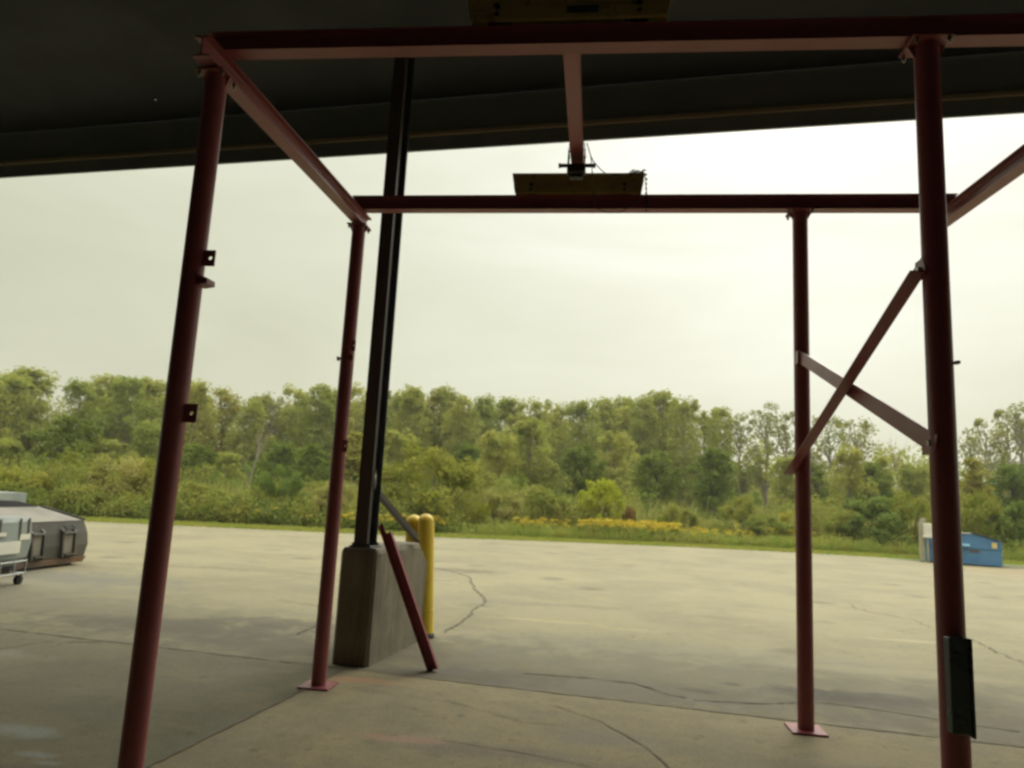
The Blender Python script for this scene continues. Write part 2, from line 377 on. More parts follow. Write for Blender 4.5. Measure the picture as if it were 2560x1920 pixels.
M['asphalt'] = ground_mat('worn_asphalt', (0.240, 0.212, 0.122), (0.196, 0.173, 0.101), (0.268, 0.238, 0.134), (0.110, 0.095, 0.058), [
    (-4.6, 7.7, 1.9, 0.55, 0.1, 0.75, D1), (-3.4, 8.3, 1.3, 0.40, 0.0, 0.6, D1), (2.35, 6.95, 0.95, 0.34, -0.2, 1.0, (0.045, 0.038, 0.028)), (2.05, 7.1, 0.4, 0.14, -0.2, 1.0, (0.035, 0.03, 0.022)), (0.95, 6.75, 0.2, 0.1, 0.0, 0.9, (0.06, 0.05, 0.035)), (1.3, 7.1, 0.12, 0.08, 0.0, 0.9, (0.06, 0.05, 0.035)), (-1.15, 6.6, 0.9, 0.42, 0.0, 0.75, D1),
    (-3.0, 7.2, 1.6, 0.5, 0.0, 0.55, D1), (0.4, 6.6, 2.4, 0.5, -0.1, 0.45, (0.12, 0.11, 0.085)), (3.6, 6.3, 1.8, 0.8, 0.0, 0.55, (0.11, 0.085, 0.055)), (-2.6, 15.3, 0.9, 0.5, 0.0, 0.55, D1),
    (-8.5, 10.0, 2.6, 1.6, 0.0, 0.45, (0.17, 0.16, 0.13)), (1.0, 8.2, 3.5, 0.9, 0.0, 0.30, (0.17, 0.16, 0.13)), (-0.6, 9.8, 0.9, 0.10, 0.0, 0.4, (0.38, 0.32, 0.15)), (0.4, 9.62, 0.6, 0.07, -0.1, 0.4, (0.38, 0.32, 0.15)), (4.2, 10.3, 1.3, 0.10, 0.25, 0.5, (0.36, 0.31, 0.17)),
    (-1.5, 11.2, 1.2, 0.35, 0.5, 0.35, (0.2, 0.18, 0.13)), (0.5, 7.0, 8.5, 1.5, 0.05, 0.55, (0.115, 0.103, 0.070)), (-5.0, 8.0, 4.5, 1.2, 0.05, 0.35, (0.115, 0.103, 0.070)), (-7.5, 8.6, 3.0, 0.8, 0.1, 0.4, (0.16, 0.145, 0.11)), (-8.0, 10.6, 2.2, 0.7, 0.0, 0.5, (0.13, 0.125, 0.10)), (5.5, 7.6, 2.2, 0.7, 0.0, 0.4, (0.16, 0.14, 0.1)), (3.2, 8.2, 1.6, 0.25, 0.3, 0.45, (0.30, 0.265, 0.155)), (-2.9, 9.4, 0.7, 1.2, 0.0, 0.3, (0.2, 0.18, 0.13))])  # broad ellipses beside the joint put the canopy's shade into the colour
M['slab_left'] = ground_mat('grey_green_slab', (0.168, 0.152, 0.090), (0.130, 0.118, 0.072), (0.200, 0.178, 0.103), (0.090, 0.080, 0.050), [
    (-3.55, 4.35, 0.34, 0.13, 0.2, 0.9, (0.215, 0.225, 0.19)), (-3.12, 4.02, 0.16, 0.06, 0.0, 0.9, (0.225, 0.235, 0.20)), (-2.98, 3.93, 0.12, 0.05, 0.0, 0.8, (0.225, 0.235, 0.20)), (-2.05, 4.6, 0.10, 0.04, 0.6, 0.8, (0.26, 0.28, 0.23)),
    (-4.2, 4.9, 1.3, 0.4, 0.1, 0.4, (0.11, 0.10, 0.075)), (-5.5, 6.0, 0.9, 0.25, 0.1, 0.5, (0.27, 0.25, 0.18))])
M['slab_right'] = ground_mat('warm_concrete_slab', (0.235, 0.196, 0.108), (0.180, 0.152, 0.086), (0.275, 0.232, 0.128), (0.110, 0.090, 0.054), [
    (-1.9, 6.15, 0.45, 0.10, 0.0, 0.65, (0.36, 0.20, 0.10)), (-0.55, 4.75, 0.7, 0.16, 0.0, 0.55, (0.14, 0.115, 0.085)), (0.75, 4.75, 0.16, 0.05, 0.0, 0.8, (0.10, 0.09, 0.075)), (0.1, 5.2, 0.5, 0.2, 0.2, 0.5, (0.17, 0.15, 0.115)),
    (-1.25, 4.85, 0.35, 0.08, 0.1, 0.35, (0.40, 0.20, 0.15)), (1.8, 4.9, 0.7, 0.3, 0.0, 0.4, (0.15, 0.125, 0.085))])
# asphalt lot
flat('parking_lot', EDGE + [(90, -60), (-90, -60)], 0.0, M['asphalt'])
# lawn strip and sandy shoulder beyond the asphalt
lawn = [(x, edge_y(x) - 0.6) for x in (-90, -60, -30, -17.4, -14.1, -9.5, -5.6, -.6, 3.9, 8.4, 12.4, 40, 90)]
lawn += [(x, edge_y(x) + (1.7 if x < -8 else 2.2)) for x in (90, 40, 12.4, 8.4, 3.9, -.6, -5.6, -9.5, -14.1, -17.4, -30, -60, -90)]
flat('lawn', lawn, -0.006, M['lawn'])
flat('gravel_shoulder', [(12.2, 27.2), (13.5, 27.6), (20, 28.2), (45, 29.5), (90, 30), (90, 11), (30, 17.0), (13.0, 21.6), (11.75, 24.4)], -0.002, M['sand'])
# slabs under the canopy: left and right of the joint
JX, JY = -2.863, 6.20
def slab(name, x0, x1, y0, y1, m):
    p = [Bp(x0, y0), Bp(x1, y0), Bp(x1, y1), Bp(x0, y1)]
    return flat(name, [(q.x, q.y) for q in p], 0.004, m)
slab('concrete_slab', -16, JX - 0.006, -2.4, JY, M['slab_left'])
slab('concrete_slab', JX + 0.006, 14, -2.4, JY, M['slab_right'])

def crack_strip(mb, pts, w, z, seed=0, step=0.07, wander=0.05):
    rnd = random.Random(seed); P = [Vector((x, y, 0)) for x, y in pts]; out = []
    off = 0.0
    for a, b in zip(P[:-1], P[1:]):
        n = max(2, int((b - a).length / step)); d = (b - a).normalized(); s = Vector((-d.y, d.x, 0))
        for i in range(n):
            off = off * 0.93 + rnd.uniform(-1, 1) * wander * 0.22
            out.append((a.lerp(b, i / n) + s * off, s, w * rnd.uniform(0.25, 1.5)))
    vs = []
    for p, s, q in out:
        vs += [(p.x - s.x * q / 2, p.y - s.y * q / 2, z), (p.x + s.x * q / 2, p.y + s.y * q / 2, z)]
    mb.add(vs, [(2 * i, 2 * i + 1, 2 * i + 3, 2 * i + 2) for i in range(len(out) - 1)])
mb = MB(); zc = 0.008
a, b = Bp(-14, JY), Bp(12, JY)
crack_strip(mb, [(a.x, a.y), (b.x, b.y)], 0.035, zc, 1, 0.06, 0.012)
a, b = Bp(JX, JY), Bp(JX, -1)
crack_strip(mb, [(a.x, a.y), (b.x, b.y)], 0.022, zc + 0.002, 2, 0.06, 0.006)
for i, (pts, wd, wan) in enumerate([
    ([(-3.3, 15.4), (-2.45, 14.28), (-1.62, 11.1), (-1.64, 9.4), (-1.73, 8.43)], 0.032, 0.10),
    ([(-0.6, 6.86), (-0.14, 6.9), (0.4, 6.86), (0.66, 6.55), (0.87, 6.44)], 0.022, 0.05),
    ([(0.87, 6.44), (1.3, 6.5), (2.0, 6.75), (2.8, 6.5), (3.4, 6.35)], 0.018, 0.05),
    ([(-0.26, 5.9), (0.1, 5.6), (0.4, 5.1), (0.52, 4.7)], 0.010, 0.03),
    ([(-3.18, 7.77), (-3.17, 8.87), (-3.6, 9.6), (-4.4, 9.9)], 0.018, 0.06),
    ([(-5.3, 5.9), (-5.15, 6.5), (-4.6, 6.7)], 0.015, 0.05),
    ([(-0.95, 4.9), (-0.43, 4.82), (-0.05, 4.72), (0.5, 4.4)], 0.008, 0.03),
    ([(-12, 12.4), (-8, 12.6), (-5, 13.1), (-2.2, 13.4)], 0.03, 0.22),
    ([(-9, 16), (-5, 16.5), (-1.5, 17.4), (2, 19.5)], 0.03, 0.3),
    ([(-1.62, 11.1), (0.5, 11.4), (2.6, 11.1)], 0.016, 0.18),
    ([(1.9, 18.0), (4.4, 14.5), (5.2, 11.0), (4.9, 8.4)], 0.018, 0.25),
    ([(-1.9, 5.9), (-1.0, 5.75), (-0.45, 5.4), (-0.1, 5.45)], 0.007, 0.03),
    ([(-1.35, 5.55), (-0.95, 5.3)], 0.008, 0.02),
    ([(-14, 19), (-9, 19.8), (-3, 20.5), (4, 22.5)], 0.035, 0.4),
    ]):
    crack_strip(mb, pts, wd, zc + 0.0005 * (i + 3), 10 + i, 0.06, wan)
o = mb.build('pavement_cracks', M['crack']); o['kind'] = 'structure'

# ================================================================== LOADING CANOPY (thing)
can = empty('loading_canopy', Bp(-2.98, 6.6, 1.05), 'dark steel loading canopy overhead, carried by a black column on the concrete pier', 'canopy')
ZS = 6.25; HX, HY = -6.43, 6.99
mb = MB()
for x0, x1, y0, y1 in ((-45, HX - .02, -2.6, 7.45), (HX + .02, 40, -2.6, 7.45), (HX - .02, HX + .02, -2.6, HY - .018), (HX - .02, HX + .02, HY + .018, 7.45)):  # deck runs far past view on both sides to shut out sky light
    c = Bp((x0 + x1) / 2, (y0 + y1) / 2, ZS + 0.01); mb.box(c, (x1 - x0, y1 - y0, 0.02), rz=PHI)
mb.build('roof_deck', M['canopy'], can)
mb = MB()
mb.box(Bp(-2.5, 7.47, 5.99), (85, 0.03, 0.78), rz=PHI)
fas = mb.build('fascia', M['fascia'], can)
mb = MB(); mb.box(Bp(-2.5, 7.44, 5.795), (85, 0.035, 0.045), rz=PHI)
mb.build('ledge', M['ledge'], fas)
# column: narrow wide-flange section, web running away from the camera
cx_, cy_ = -2.925, 6.53
mb = MB(); t = 0.013
mb.box(Bp(cx_, cy_ - 0.11, 3.653), (0.135, t, 5.176), rz=PHI)
mb.cur = 1
mb.box(Bp(cx_, cy_ + 0.11, 3.653), (0.135, t, 5.176), rz=PHI)
mb.box(Bp(cx_, cy_, 3.653), (t, 0.22 - t, 5.176), rz=PHI)
colm = mb.build('column', [M['brownsteel'], M['navy']], can)
mb = MB(); mb.bbox(Bp(cx_, cy_, 1.058), (0.22, 0.26, 0.014), rz=PHI, b=0.003)
for i, j in ((-1, -1), (1, -1), (1, 1), (-1, 1)):
    mb.cyl(Bp(cx_ + i * .08, cy_ + j * .105, 1.065), Bp(cx_ + i * .08, cy_ + j * .105, 1.09), 0.012, 6, smooth=False)
mb.build('base_plate', M['navy'], colm)
mb = MB(); mb.tube([Bp(cx_ + .075, cy_ - .07, 1.60), Bp(cx_ + .085, cy_ - .07, 1.66), Bp(cx_ + .07, cy_ - .075, 1.72), Bp(cx_ + .08, cy_ - .07, 1.78)], 0.008)
mb.box(Bp(cx_ + .066, cy_ - .06, 1.70), (0.014, 0.05, 0.10), rz=PHI)
mb.build('clip', M['cage'], colm)
mb = MB(); mb.cyl(Bp(cx_ + .052, cy_ - .085, 1.07), Bp(cx_ + .052, cy_ - .085, 6.2), 0.017, 14)
mb.build('conduit', M['greysteel'], colm)

# unseen wall behind the camera, added to keep light off the gantry
mb = MB(); mb.box(Bp(-0.5, -2.6, 3.1), (85, 0.2, 6.2), rz=PHI)
wl = mb.build('shade_wall', M['wall'], loc=Bp(-0.5, -2.6, 0))
tag(wl, 'unseen wall added for shade under the back edge of the canopy', 'wall', kind='structure')

# ================================================================== CONCRETE PIER
px0, px1, py0, py1, ph = -3.085, -2.72, 6.335, 7.78, 1.05
mb = MB()
def ring(x0, x1, y0, y1, z, c, w=0.0):
    q = [(x0 + c, y0), (x1 - c, y0), (x1, y0 + c), (x1, y1 - c), (x1 - c, y1), (x0 + c, y1), (x0, y1 - c), (x0, y0 + c)]
    return q, z
prof = [(0.0, 0.0), (0.002, 0.35), (0.0, 0.75), (0.003, 1.00), (0.018, 1.035), (0.04, ph)]
# outline sampled densely so the worn top and chipped end corner can be shaped
NX, NYY = 6, 26
def outline():
    pts = []
    c = 0.03
    for i in range(NX): pts.append((px0 + c + (px1 - px0 - 2 * c) * i / (NX - 1), py0, 0, -1))
    for i in range(NYY): pts.append((px1, py0 + c + (py1 - py0 - 2 * c) * i / (NYY - 1), 1, 0))
    for i in range(NX): pts.append((px1 - c - (px1 - px0 - 2 * c) * i / (NX - 1), py1, 0, 1))
    for i in range(NYY): pts.append((px0, py1 - c - (py1 - py0 - 2 * c) * i / (NYY - 1), -1, 0))
    return pts
OL = outline(); n = len(OL); vs = []; fs = []
rp = random.Random(4)
for inset, z in prof:
    for x, y, nx_, ny_ in OL:
        zz = z
        if z > 0.9:
            chip = max(0.0, (y - (py1 - 0.26)) / 0.26)
            zz = z - chip * 0.20 + rp.uniform(-1, 1) * 0.004
        vs.append(Bp(x - nx_ * inset + rp.uniform(-1, 1) * 0.002, y - ny_ * inset, zz))
for k in range(len(prof) - 1):
    fs += [(k * n + i, k * n + (i + 1) % n, (k + 1) * n + (i + 1) % n, (k + 1) * n + i) for i in range(n)]
mb.add(vs, fs, False)
# top surface strips across
top = (len(prof) - 1) * n
tf = []
mb.add([vs[top + i] for i in range(n)], [], False)
b0 = len(mb.v) - n
for i in range(NYY - 1):
    r0, r1 = NX + i, NX + i + 1; l0, l1 = 2 * NX + 2 * NYY - 1 - i, 2 * NX + 2 * NYY - 2 - i
    mb.f.append((b0 + r0, b0 + r1, b0 + l1, b0 + l0)); mb.sm.append(False); mb.mi.append(0)
mb.f.append(tuple(b0 + i for i in range(NX)) + (b0 + NX, b0 + 2 * NX + 2 * NYY - 1)); mb.sm.append(False); mb.mi.append(0)
mb.f.append(tuple(b0 + i for i in range(NX + NYY - 1, 2 * NX + NYY + 1))); mb.sm.append(False); mb.mi.append(0)
m, k, out = newmat('stained_concrete')
tc = k.n('ShaderNodeTexCoord').outputs['Object']
v1 = k.mapping(tc, (5, 5, 0.6)); st = k.noise(v1, 1.0, 7.0, 0.7, 0.4); n2 = k.noise(tc, 3.0, 6.0, 0.65)
col = k.mix(k.ramp(n2, 0.35, 0.65), (0.235, 0.208, 0.140), (0.180, 0.158, 0.108))
col = k.mix(k.ramp(st, 0.46, 0.70, 0.0, 0.55), col, (0.075, 0.066, 0.046))
b = k.n('ShaderNodeBsdfPrincipled', None, Base_Color=col, Roughness=0.85)
bp = k.n('ShaderNodeBump', None, Strength=0.4, Distance=0.01, Height=k.noise(tc, 40.0, 5.0, 0.6)); k.set(b.inputs['Normal'], bp.outputs[0])
k.set(out.inputs['Surface'], b); M['pier'] = m
pier = mb.build('concrete_pier', M['pier'], loc=Bp((px0 + px1) / 2, (py0 + py1) / 2, 0))
tag(pier, 'stained waist-high concrete pier with chipped far corner under the black column', 'concrete pier')

# ================================================================== YELLOW BOLLARDS
def bollard(x, y, h, label, lean):
    r = 0.094
    root = empty('bollard', (x, y, 0), label, 'bollard', 'yellow bollards behind the pier')
    mb = MB(); pr = [(r, 0.0), (r, h - r)] + [(r * math.cos(a * math.pi / 16), h - r + r * math.sin(a * math.pi / 16)) for a in range(1, 8)] + [(0.001, h)]
    mb.lathe((x, y, 0), pr, 32); pst = mb.build('post', M['yellow'], root)
    mb = MB(); mb.lathe((x, y, 0), [(r + .0005, 0.28), (r + .004, 0.283), (r + .004, 0.297), (r + .0005, 0.30)], 32); mb.build('seam', M['yellow'], pst); mb = MB()
    mb.lathe((x, y, 0), [(r + .0005, 0.62), (r + .003, 0.623), (r + .003, 0.632), (r + .0005, 0.635)], 32)
    mb.build('seam', M['yellow'], pst)
    mb = MB(); mb.lathe((x, y, 0), [(r + 0.001, 0.05), (r + 0.004, 0.048), (r + .012, 0.012), (r + .014, 0.004)], 32)
    mb.build('base_collar', M['black'], root)
    root.rotation_euler = (0, -lean / h, 0)
bollard(-1.838, 8.14, 1.355, 'yellow dome-topped steel bollard standing clear of the pier end, its foot visible', 0.085)
bollard(-2.00, 8.22, 1.335, 'yellow dome-topped bollard mostly hidden behind the concrete pier and grey strut', 0.085)

# grey strut from column foot to pier end
A = Bp(-2.945, 6.70, 1.56); B_ = Bp(-2.80, 7.50, 0.975)
B_ = Bp(-2.705, 7.36, 1.062)
mb = MB(); d = (B_ - A).normalized(); U = d.cross(EZ).normalized(); V = U.cross(d).normalized()
mb.angle(A - U * 0.03, B_ - U * 0.03, 0.075, 0.085, 0.008, U, V)
o = mb.build('steel_strut', M['greysteel'], loc=B_)
tag(o, 'grey steel angle strut slanting from the black column down to the pier end', 'steel strut')

# red channel leaning on the pier
A = Vector((-1.452, 6.70, -0.012)); B_ = Vector((-2.035, 6.735, 1.265))
mb = MB(); d = (B_ - A).normalized(); V = d.cross(Vector((0.15, 1, 0))).normalized(); U = V.cross(d).normalized()
if V.x < 0: V = -V
U = V.cross(d).normalized()
if U.y > 0: U = -U
# channel section: web toward camera side, flanges
mb.prism([(0, 0), (0.1, 0), (0.1, 0.04), (0.093, 0.04), (0.093, 0.008), (0.007, 0.008), (0.007, 0.04), (0, 0.04)], A, A + d * ((B_ - A).length - 0.10), V, U)
mb.prism([(0, 0), (0.04, 0), (0.04, 0.008), (0.007, 0.008), (0.007, 0.04), (0, 0.04)], A + d * ((B_ - A).length - 0.101), B_, V, U)
o = mb.build('leaning_channel', M['red_dull'], loc=A)
tag(o, 'loose red steel channel leaning against the side of the concrete pier', 'steel channel')

# ================================================================== RED GANTRY FRAME (thing)
gan = empty('gantry_frame', (-0.3, 4.65, 0), 'red steel gantry frame of four pipe posts, beams and an X brace under the canopy', 'gantry')
PR = 0.0572
POSTS = [((-2.173, 3.443), 3.833), ((-2.176, 5.868), 3.913), ((1.571, 3.479), 3.946), ((1.597, 5.827), 4.044)]
def tab(mb, x0, x1, z0, z1, y, hole=0.011, t=0.009):   # small plate facing the camera with one round hole
    cx, cz = (x0 + x1) / 2 + (x1 - x0) * 0.12, (z0 + z1) / 2; N = 12
    vs = []
    for yy in (y - t / 2, y + t / 2):
        for i in range(N):
            a = 6.28318 * i / N; vs.append((cx + hole * math.cos(a), yy, cz + hole * math.sin(a)))
        for i in range(N):
            a = 6.28318 * i / N; c, s_ = math.cos(a), math.sin(a)
            kx = ((x1 - cx) if c > 0 else (cx - x0)); kz = (z1 - z0) / 2
            m_ = min(kx / abs(c) if abs(c) > 1e-6 else 9e9, kz / abs(s_) if abs(s_) > 1e-6 else 9e9)
            vs.append((cx + c * m_, yy, cz + s_ * m_))
    # corners: snap nearest rim samples to the real corners
    for base in (N, 3 * N):
        for X, Z in ((x0, z0), (x1, z0), (x1, z1), (x0, z1)):
            j = min(range(N), key=lambda i: (vs[base + i][0] - X) ** 2 + (vs[base + i][2] - Z) ** 2)
            vs[base + j] = (X, vs[base + j][1], Z)
    fs = []
    for i in range(N):
        j = (i + 1) % N
        fs += [(i, j, N + j, N + i), (2 * N + j, 2 * N + i, 3 * N + i, 3 * N + j), (N + i, N + j, 3 * N + j, 3 * N + i), (j, i, 2 * N + i, 2 * N + j)]
    mb.add(vs, fs)
post_objs = []
for i, ((x, y), zt) in enumerate(POSTS):
    mb = MB(); mb.cyl((x, y, 0.016), (x, y, zt), PR if i % 2 == 0 else PR * 1.03, 40)
    p = mb.build('post', M['red'], gan); post_objs.append(p)
    mb = MB(); mb.bbox((x, y, 0.011), (0.25, 0.25, 0.016), b=0.003)
    mb.build('base_plate', M['red'], p)
    mb = MB(); wpl = 0.17 if i < 2 else 0.19
    mb.bbox((x, y, zt - 0.006), (wpl, wpl, 0.012), b=0.002)
    # two triangular gussets
    for s in (-1, 1):
        mb.prism([(0, 0), (0, -0.07), (s * (wpl / 2 - PR) * 0.95, 0)], (x + s * (PR - .004), y - 0.004, zt - 0.012), (x + s * (PR - .004), y + 0.004, zt - 0.012), Vector((1, 0, 0)), Vector((0, 0, 1)))
    cp = mb.build('cap_plate', M['red'], p)
    q = wpl / 2 - 0.018
    for a, b in ((-1, -1), (1, -1), (1, 1), (-1, 1)):
        mb = MB()
        mb.cyl((x + a * q, y + b * q, zt - 0.034), (x + a * q, y + b * q, zt - 0.012), 0.011, 6, smooth=False)
        mb.cyl((x + a * q, y + b * q, zt - 0.046), (x + a * q, y + b * q, zt - 0.034), 0.006, 8, smooth=False)
        mb.build('bolt', M['bolt'], p)
# bracket tabs on the two left posts
mb = MB(); tab(mb, -2.118, -2.052, 2.725, 2.812, 3.435); mb.build('bracket', M['red'], post_objs[0])
mb = MB(); mb.hexa([(-2.118, 3.40, 2.612), (-2.060, 3.40, 2.622), (-2.060, 3.48, 2.622), (-2.118, 3.48, 2.612), (-2.118, 3.40, 2.668), (-2.062, 3.40, 2.650), (-2.062, 3.48, 2.650), (-2.118, 3.48, 2.668)]); mb.build('bracket', M['red'], post_objs[0])
mb = MB(); tab(mb, -2.118, -2.047, 1.888, 1.985, 3.435); mb.build('bracket', M['red'], post_objs[0])
mb = MB(); tab(mb, -2.122, -2.088, 2.760, 2.855, 5.80, 0.008); mb.build('bracket', M['red'], post_objs[1])
mb = MB(); mb.cyl((-2.262, 5.86, 2.70), (-2.10, 5.80, 2.70), 0.011, 8); mb.box((-2.255, 5.86, 2.70), (0.012, 0.035, 0.035)); mb.box((-2.125, 5.80, 2.70), (0.045, 0.012, 0.05)); mb.build('bracket', M['red'], post_objs[1])
mb = MB(); tab(mb, -2.130, -2.082, 1.895, 1.995, 5.80, 0.008); mb.build('bracket', M['red'], post_objs[1])
mb = MB(); mb.box((1.571 + PR + .006, 3.45, 2.315), (0.018, 0.03, 0.014)); mb.build('bracket', M['red'], post_objs[2])
for z in (2.80, 1.93):
    mb = MB(); mb.box((1.545, 5.775, z), (0.008, 0.09, 0.10)); mb.build('bracket', M['red'], post_objs[3])
    mb = MB(); mb.box((1.520, 3.52, z - 0.02 if z > 2 else z + .01), (0.008, 0.09, 0.10)); mb.build('bracket', M['red'], post_objs[2])
# side rails
for x in (-2.175, 2.70):
    mb = MB(); mb.ibeam((x, 3.27, 3.840), (x, 6.05, 3.932), 0.116, 0.098)
    mb.build('side_rail', M['red'], gan)
# headers (the crane runways)
def header(y0, y1, z, h, x0, x1):
    mb = MB(); mb.ibeam((x0, y0, z), (x1, y1, z + (0.0 if y0 < 4 else 0.0)), h, 0.096)
    mb.build('header_beam', M['red'], gan)
header(3.441, 3.487, 3.957, 0.112, -2.235, 2.85)
header(5.868, 5.820, 4.052, 0.128, -2.246, 2.80)
# X brace between the right posts
def brace(A, B, side):
    A = Vector(A); B = Vector(B); d = (B - A).normalized(); U = Vector((1, 0, 0)); V = d.cross(U).normalized()
    if V.z < 0: V = -V
    mb = MB(); mb.angle(A - V * 0.045, B - V * 0.045, side * 0.07, 0.095, 0.007, U, V)
    o = mb.build('brace', M['red'], gan)
    for P, s in ((A, 1), (B, -1), (A.lerp(B, 0.5), 0)):
        mb = MB(); c = P + d * s * 0.045; mb.cyl(c + U * (-0.016), c + U * 0.02, 0.014, 6, smooth=False)
        mb.build('bolt', M['bolt'], o)
brace((1.512, 3.46, 2.79), (1.530, 5.86, 1.925), -1)
brace((1.522, 3.44, 1.925), (1.562, 5.87, 2.845), 1)
# corner guard strapped on the near right post
mb = MB(); mb.bbox((1.552, 3.395, 0.908), (0.084, 0.046, 0.388), rz=0.12, b=0.004)
g = mb.build('post_guard', M['guard'], post_objs[2], label='blue-black channel guard on the post')
mb = MB(); mb.bbox((1.597, 3.402, 0.902), (0.010, 0.07, 0.400), rz=0.12, b=0.002)
mb.cyl((1.540, 3.368, 1.04), (1.540, 3.360, 1.04), 0.009, 8); mb.cyl((1.540, 3.368, 0.78), (1.540, 3.360, 0.78), 0.009, 8)
b_ = mb.build('post_guard_edge', M['guard'], post_objs[2])

# ================================================================== CRANE BRIDGE (rides on the headers)
cb = empty('crane_bridge', (-0.243, 4.65, 4.1), 'red crane bridge beam on two yellow end trucks riding on the gantry headers', 'crane bridge')
mb = MB(); mb.ibeam((-0.236, 3.22, 4.262), (-0.246, 6.02, 4.362), 0.15, 0.098)
mb.build('bridge_beam', M['red'], cb)
def truck(x0, x1, y, zb, h, dark, drop=0.0):
    # pressed channel: body, projecting lower and upper lips, ends cut at a slant
    mb = MB(); sl = 0.03
    def slab_(xa, xb, ya, yb, z0, z1, s0, s1):
        mb.hexa([(xa + s0, ya, z0), (xb - s0, ya, z0), (xb - s0, yb, z0), (xa + s0, yb, z0), (xa + s1, ya, z1), (xb - s1, ya, z1), (xb - s1, yb, z1), (xa + s1, yb, z1)])
    for s in (-1, 1):
        yo = y + s * 0.062
        slab_(x0, x1, yo - .004, yo + .004, zb, zb + h, sl, 0.0)
        slab_(x0, x1, min(yo, yo + s * 0.022), max(yo, yo + s * .022), zb + h - .009, zb + h, 0.004, 0.0)
        slab_(x0, x1, min(yo, yo + s * 0.016), max(yo, yo + s * .016), zb + 0.002, zb + 0.065, sl, sl * .6)
    body = mb.build('end_truck', M['yellowdull'], cb)
    for xx in (x0 + 0.17, x1 - 0.17):
        mb = MB()
        mb.cyl((xx, y - 0.03, zb + 0.075 - drop), (xx, y + 0.03, zb + 0.075 - drop), 0.072, 24)
        mb.cyl((xx, y - 0.088, zb + 0.075), (xx, y + 0.088, zb + 0.075), 0.016, 10)
        mb.cyl((xx, y - 0.078, zb + 0.033), (xx, y - 0.084, zb + 0.033), 0.013, 8)
        mb.build('wheel', M['black'], body)
    mb = MB(); mb.box(((x0 + x1) / 2 + 0.08, y - 0.0795, zb + 0.048), (0.165, 0.003, 0.040))
    if dark: mb.build('name_plate', M['label'], body)
    return body
truck(-0.775, 0.312, 3.462, 4.083, 0.175, True, 0.015)
truck(-0.808, 0.325, 5.845, 4.180, 0.178, False)

# ================================================================== TROLLEY
tr = empty('chain_trolley', (-0.243, 5.47, 4.25), 'black chain trolley hanging on the far end of the crane bridge beam', 'trolley')
for s in (-1, 1):
    mb = MB()
    mb.prism([(-0.085, 0), (0.085, 0), (0.085, 0.05), (0.05, 0.15), (-0.05, 0.15), (-0.085, 0.05)], (-0.243 + s * 0.062, 5.47, 4.245), (-0.243 + s * 0.070, 5.47, 4.245), Vector((0, 1, 0)), Vector((0, 0, 1)))
    mb.build('side_plate', M['black'], tr)
mb = MB()
mb.box((-0.243, 5.47, 4.235), (0.15, 0.09, 0.05)); mb.box((-0.243, 5.50, 4.215), (0.105, 0.07, 0.06))
mb.build('hoist_body', M['black'], tr)
mb = MB(); mb.cyl((-0.385, 5.46, 4.278), (-0.092, 5.46, 4.278), 0.016, 14)
for s in (-1, 1): mb.cyl((-0.2385 + s * .135, 5.46, 4.278), (-0.2385 + s * .15, 5.46, 4.278), 0.021, 6, smooth=False)
mb.build('axle', M['black'], tr)
rr_ = random.Random(3)
for s in (-1, 1):
    mb = MB()
    for k_ in range(9):
        z = 4.30 + k_ * 0.018; xx = -0.243 + s * (0.066 - k_ * 0.0015 + rr_.uniform(-.004, .004)); yy = 5.40 + rr_.uniform(-.006, .006)
        mb.tube([(xx + 0.008 * math.cos(a) * (k_ % 2) + 0.002, yy + 0.008 * math.cos(a) * (1 - k_ % 2), z + 0.012 * math.sin(a)) for a in [i * 0.785 for i in range(9)]], 0.003, 6)
    mb.build('chain', M['black'], tr)
mb = MB()
cpts = [(-0.165, 5.42, 4.45), (-0.15, 5.40, 4.40), (-0.13, 5.40, 4.33), (-0.105, 5.42, 4.29), (-0.05, 5.52, 4.275), (0.02, 5.68, 4.29), (0.07, 5.76, 4.345), (0.16, 5.80, 4.368), (0.25, 5.78, 4.375), (0.30, 5.77, 4.372), (0.325, 5.755, 4.34), (0.333, 5.75, 4.25), (0.345, 5.75, 4.12), (0.342, 5.755, 4.03), (0.338, 5.755, 4.005)]
mb.tube(cpts, 0.0042, 8)
mb.tube([(-0.13, 5.40, 4.33), (-0.118, 5.42, 4.26), (-0.112, 5.5, 4.20), (-0.10, 5.72, 4.10), (-0.07, 5.765, 4.04), (0.0, 5.77, 4.012), (0.06, 5.77, 4.004), (0.12, 5.77, 4.012), (0.18, 5.77, 4.04), (0.24, 5.76, 4.10), (0.30, 5.75, 4.20)], 0.0040, 8)
rr_ = random.Random(8)
for i in range(7):
    c = Vector((0.21 + i * 0.018, 5.775, 4.372 + rr_.uniform(-.004, .016)))
    mb.tube([c + Vector((0.014 * math.cos(a), 0.01 * math.sin(a), 0.011 * math.sin(a))) for a in [q * 0.7 for q in range(10)]], 0.0035, 6)
for i in range(8):
    c = Vector((0.336 + rr_.uniform(-.006, .006), 5.755, 4.34 - i * 0.042))
    mb.box(c, (0.016, 0.012, 0.012))
cable = mb.build('power_cable', M['black'], loc=(-0.11, 5.42, 4.3))
tag(cable, 'thin black cable looping from the trolley over the far yellow truck and header', 'cable')

